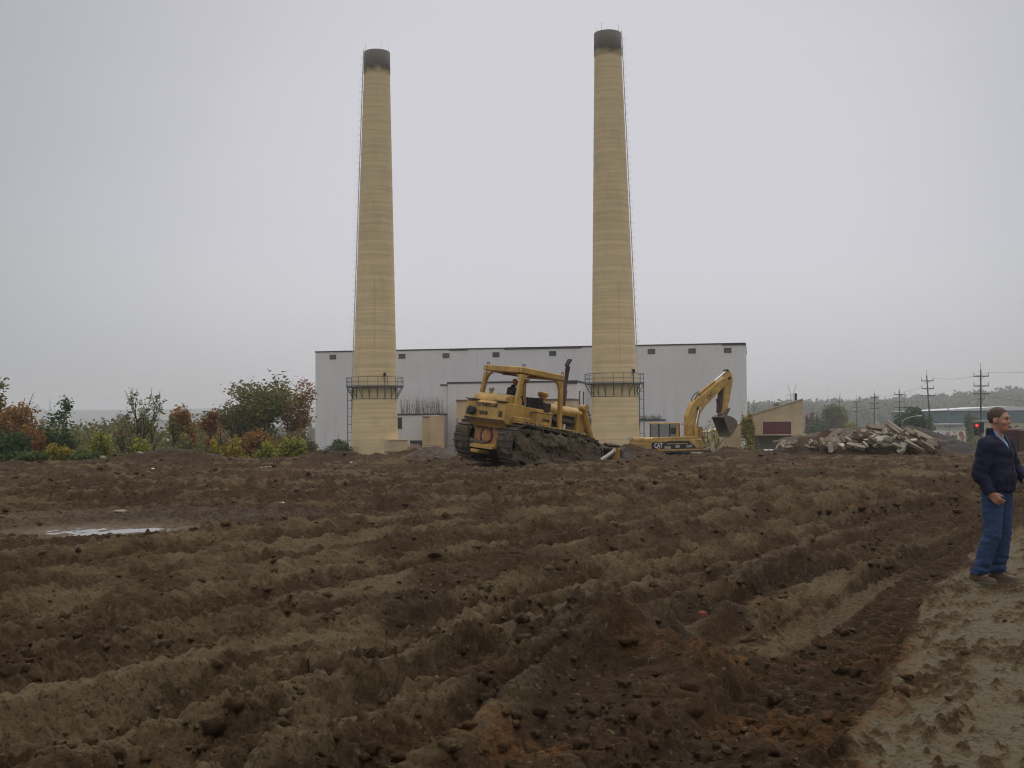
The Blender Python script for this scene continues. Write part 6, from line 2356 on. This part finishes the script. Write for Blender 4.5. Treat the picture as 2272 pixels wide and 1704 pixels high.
    def jeans(p):
        e = ell_sdf(p, (0, 0, .985), (.125, .168, .14))
        for (kn, an, s) in ((RK, RA, -1), (LK, LA, 1)):
            a = np.minimum(cap_sdf(p, (-.005, s * .088, .93), kn, .108, .083), cap_sdf(p, kn, (an[0], an[1], .06), .083, .080))
            e = smin(e, a, .035) if s < 0 else smin(e, a, .025)
        k = np.exp(-((p[:, 2] - .16) / .12) ** 2) + .6 * np.exp(-((p[:, 2] - .52) / .09) ** 2) + .35
        e = e + k * (.010 * pn(p[:, 0] * 7 + p[:, 1] * 9, p[:, 2] * 19, 12) + .007 * pn(p[:, 0] * 16 - p[:, 2] * 9, p[:, 2] * 26 + p[:, 1] * 12, 15))
        hem = .066 + .020 * np.clip(-p[:, 0] * 6, -1, 0)
        return np.maximum(np.maximum(e, .10 - p[:, 2] + .012 * pn(p[:, 0] * 14, p[:, 1] * 14, 4)), p[:, 2] - 1.06)
    V, Q = nets(jeans, (-.26, -.34, .0), (.26, .34, 1.1), .009)
    link("jeans", arr_mesh("jeans", V, Q, True), M_jeans, o)
    for (an, s) in ((RA, -1), (LA, 1)):
        a = R(6) * s

        def shoe(p):
            q = rotz(p - np.array((an[0], an[1], 0)), a)
            e = smin(ell_sdf(q, (-.015, 0, .055), (.066, .044, .055)), ell_sdf(q, (.115, 0, .038), (.095, .048, .042)), .045)
            e = smin(e, cap_sdf(q, (-.01, 0, .06), (-.012, 0, .21), .058, .062), .03)
            return np.maximum(e, .012 - q[:, 2]) + .004 * pn(q[:, 0] * 25, q[:, 1] * 25 + q[:, 2] * 20, 3)

        def sole(p):
            q = rotz(p - np.array((an[0], an[1], 0)), a)
            e = smin(ell_sdf(q, (-.02, 0, .0), (.076, .050, .1)), ell_sdf(q, (.115, 0, 0), (.106, .056, .1)), .04)
            return np.maximum(e, np.abs(q[:, 2] - .012) - .020)
        V, Q = nets(shoe, (-.25, -.3, -.02), (.25, .3, .30), .008)
        b = link("boot", arr_mesh("boot", V, Q, True), M_boot, o)
        V, Q = nets(sole, (-.25, -.3, -.04), (.25, .3, .06), .008)
        link("sole", arr_mesh("sole", V, Q, True), M_sole, b)

    def hair(p):
        q = rotz(p - np.array(HC), HY)
        e = ell_sdf(q, (-.014, 0, .038), (.0995, .0778, .0995)) + .004 * pn(q[:, 0] * 70 + q[:, 1] * 30, q[:, 2] * 40 + q[:, 1] * 60, 3)
        f = q[:, 0]
        # back: down to the nape; sides: round the ear with a sideburn; front: high receding line
        line = np.where(f < -.03, -.045 - .10 * np.clip(-f - .03, 0, .08), -.045 + (f + .03) * 1.15)
        line = np.where(f > .035, np.maximum(line, .030 + (f - .035) * 1.5), line) - .25 * np.clip(.03 - np.abs(q[:, 1]), 0, .03) * (f > .03)
        burn = box_sdf(q, (.012, 0, -.01), (.014, .1, .03), .004)
        ear = ell_sdf(q, (-.012, np.sign(1) * 0, -.014), (.026, .2, .036))
        reg = np.minimum((line - q[:, 2]) * .7 + .004 * pn(q[:, 0] * 90, q[:, 1] * 90, 6), burn)
        reg = np.maximum(reg, -np.maximum(ear, .05 - np.abs(q[:, 1])))
        return np.maximum(e, reg)
    V, Q = nets(hair, (-.14, -.16, 1.58), (.2, .16, 1.88), .0062)
    link("hair", arr_mesh("hair", V, Q, True), M_hair, o)
    face_parts(o, HC, HY)
    d = (np.array(LW) - np.array(LE))
    d /= np.linalg.norm(d)
    c = np.array(LW) + d * .004
    MB().tube([tuple(c - d * .012), tuple(c + d * .012)], .036, 14, smooth=True).build("wrist_watch", M_plate, o)
    return o


standing_man()


def operator():
    M = dozer.matrix_basis @ Matrix.Translation((-.72, .36, 2.17)) @ Matrix.Diagonal((1, 1, 1 / 1.02, 1))
    HC = (.06, 0, .83)

    def body(p):
        e = head_sdf(p, HC, R(-8))
        e = smin(e, cap_sdf(p, (-.01, 0, .58), (.035, 0, .75), .062, .056), .02)
        e = smin(e, ell_sdf(p, (0, 0, .35), (.11, .16, .28)), .03)
        for s in (-1, 1):
            a = np.minimum(cap_sdf(p, (0, s * .18, .56), (.05, s * .27, .30), .05, .04), cap_sdf(p, (.05, s * .27, .30), (.30, s * .24, .30), .04, .028))
            e = smin(e, a, .02)
            e = smin(e, hand_sdf(p, (.30, s * .24, .30), (1, 0, -.05), (0, -s * .2, 1), (0, -s, .1)), .008)
            l = np.minimum(cap_sdf(p, (.02, s * .09, .10), (.45, s * .13, .12), .08, .06), cap_sdf(p, (.45, s * .13, .12), (.50, s * .13, -.32), .06, .045))
            e = smin(e, l, .03)
        return e
    V, Q = nets(body, (-.2, -.4, -.4), (.65, .4, 1.0), .0105)
    o = link("person", arr_mesh("person", V, Q, True), M_skin)
    o.matrix_basis = M
    tag(o, "bulldozer driver in a dark jacket and tan cap, seated under the roll-over frame", "person")

    def jacket(p):
        e = ell_sdf(p, (-.01, 0, .42), (.15, .205, .22))
        e = smin(e, ell_sdf(p, (.0, 0, .16), (.16, .20, .18)), .08)
        e = smin(e, cap_sdf(p, (-.02, -.17, .565), (-.02, .17, .565), .078, .078), .06)
        e = smin(e, cap_sdf(p, (-.02, 0, .58), (.0, 0, .70), .10, .085), .05)
        for s in (-1, 1):
            a = np.minimum(cap_sdf(p, (0, s * .20, .55), (.05, s * .28, .30), .085, .07), cap_sdf(p, (.05, s * .28, .30), (.28, s * .24, .30), .07, .05))
            e = smin(e, a, .03)
        e = np.maximum(e, p[:, 0] - .285)
        e = np.maximum(e, -cap_sdf(p, (.0, 0, .66), (.02, 0, .9), .066, .07))
        return e + .008 * pn(p[:, 1] * 8, p[:, 2] * 12 + p[:, 0] * 7, 3)
    V, Q = nets(jacket, (-.22, -.4, -.06), (.34, .4, .76), .013)
    link("jacket", arr_mesh("jacket", V, Q, True), M_plain("dark work jacket", (.02, .021, .032), .9, .25, 6), o)

    def trousers(p):
        e = ell_sdf(p, (0, 0, .09), (.14, .18, .10))
        for s in (-1, 1):
            l = np.minimum(cap_sdf(p, (.02, s * .09, .10), (.45, s * .13, .12), .095, .078), cap_sdf(p, (.45, s * .13, .12), (.50, s * .13, -.26), .078, .065))
            e = smin(e, l, .03)
        return e
    V, Q = nets(trousers, (-.2, -.32, -.38), (.66, .32, .26), .014)
    link("trousers", arr_mesh("trousers", V, Q, True), M_jeans, o)

    def cap_(p):
        q = rotz(p - np.array(HC), R(-8))
        e = np.maximum(ell_sdf(q, (-.012, 0, .045), (.112, .090, .098)), .038 - q[:, 2])
        br = np.maximum(ell_sdf(q, (.10, 0, .048), (.085, .072, .03)), np.abs(q[:, 2] - .048 + .25 * np.maximum(q[:, 0] - .08, 0)) - .007)
        return np.minimum(e, br)
    V, Q = nets(cap_, (-.12, -.14, .8), (.3, .14, 1.0), .007)
    link("cap", arr_mesh("cap", V, Q, True), M_cap, o)
    face_parts(o, HC, R(-8))


operator()
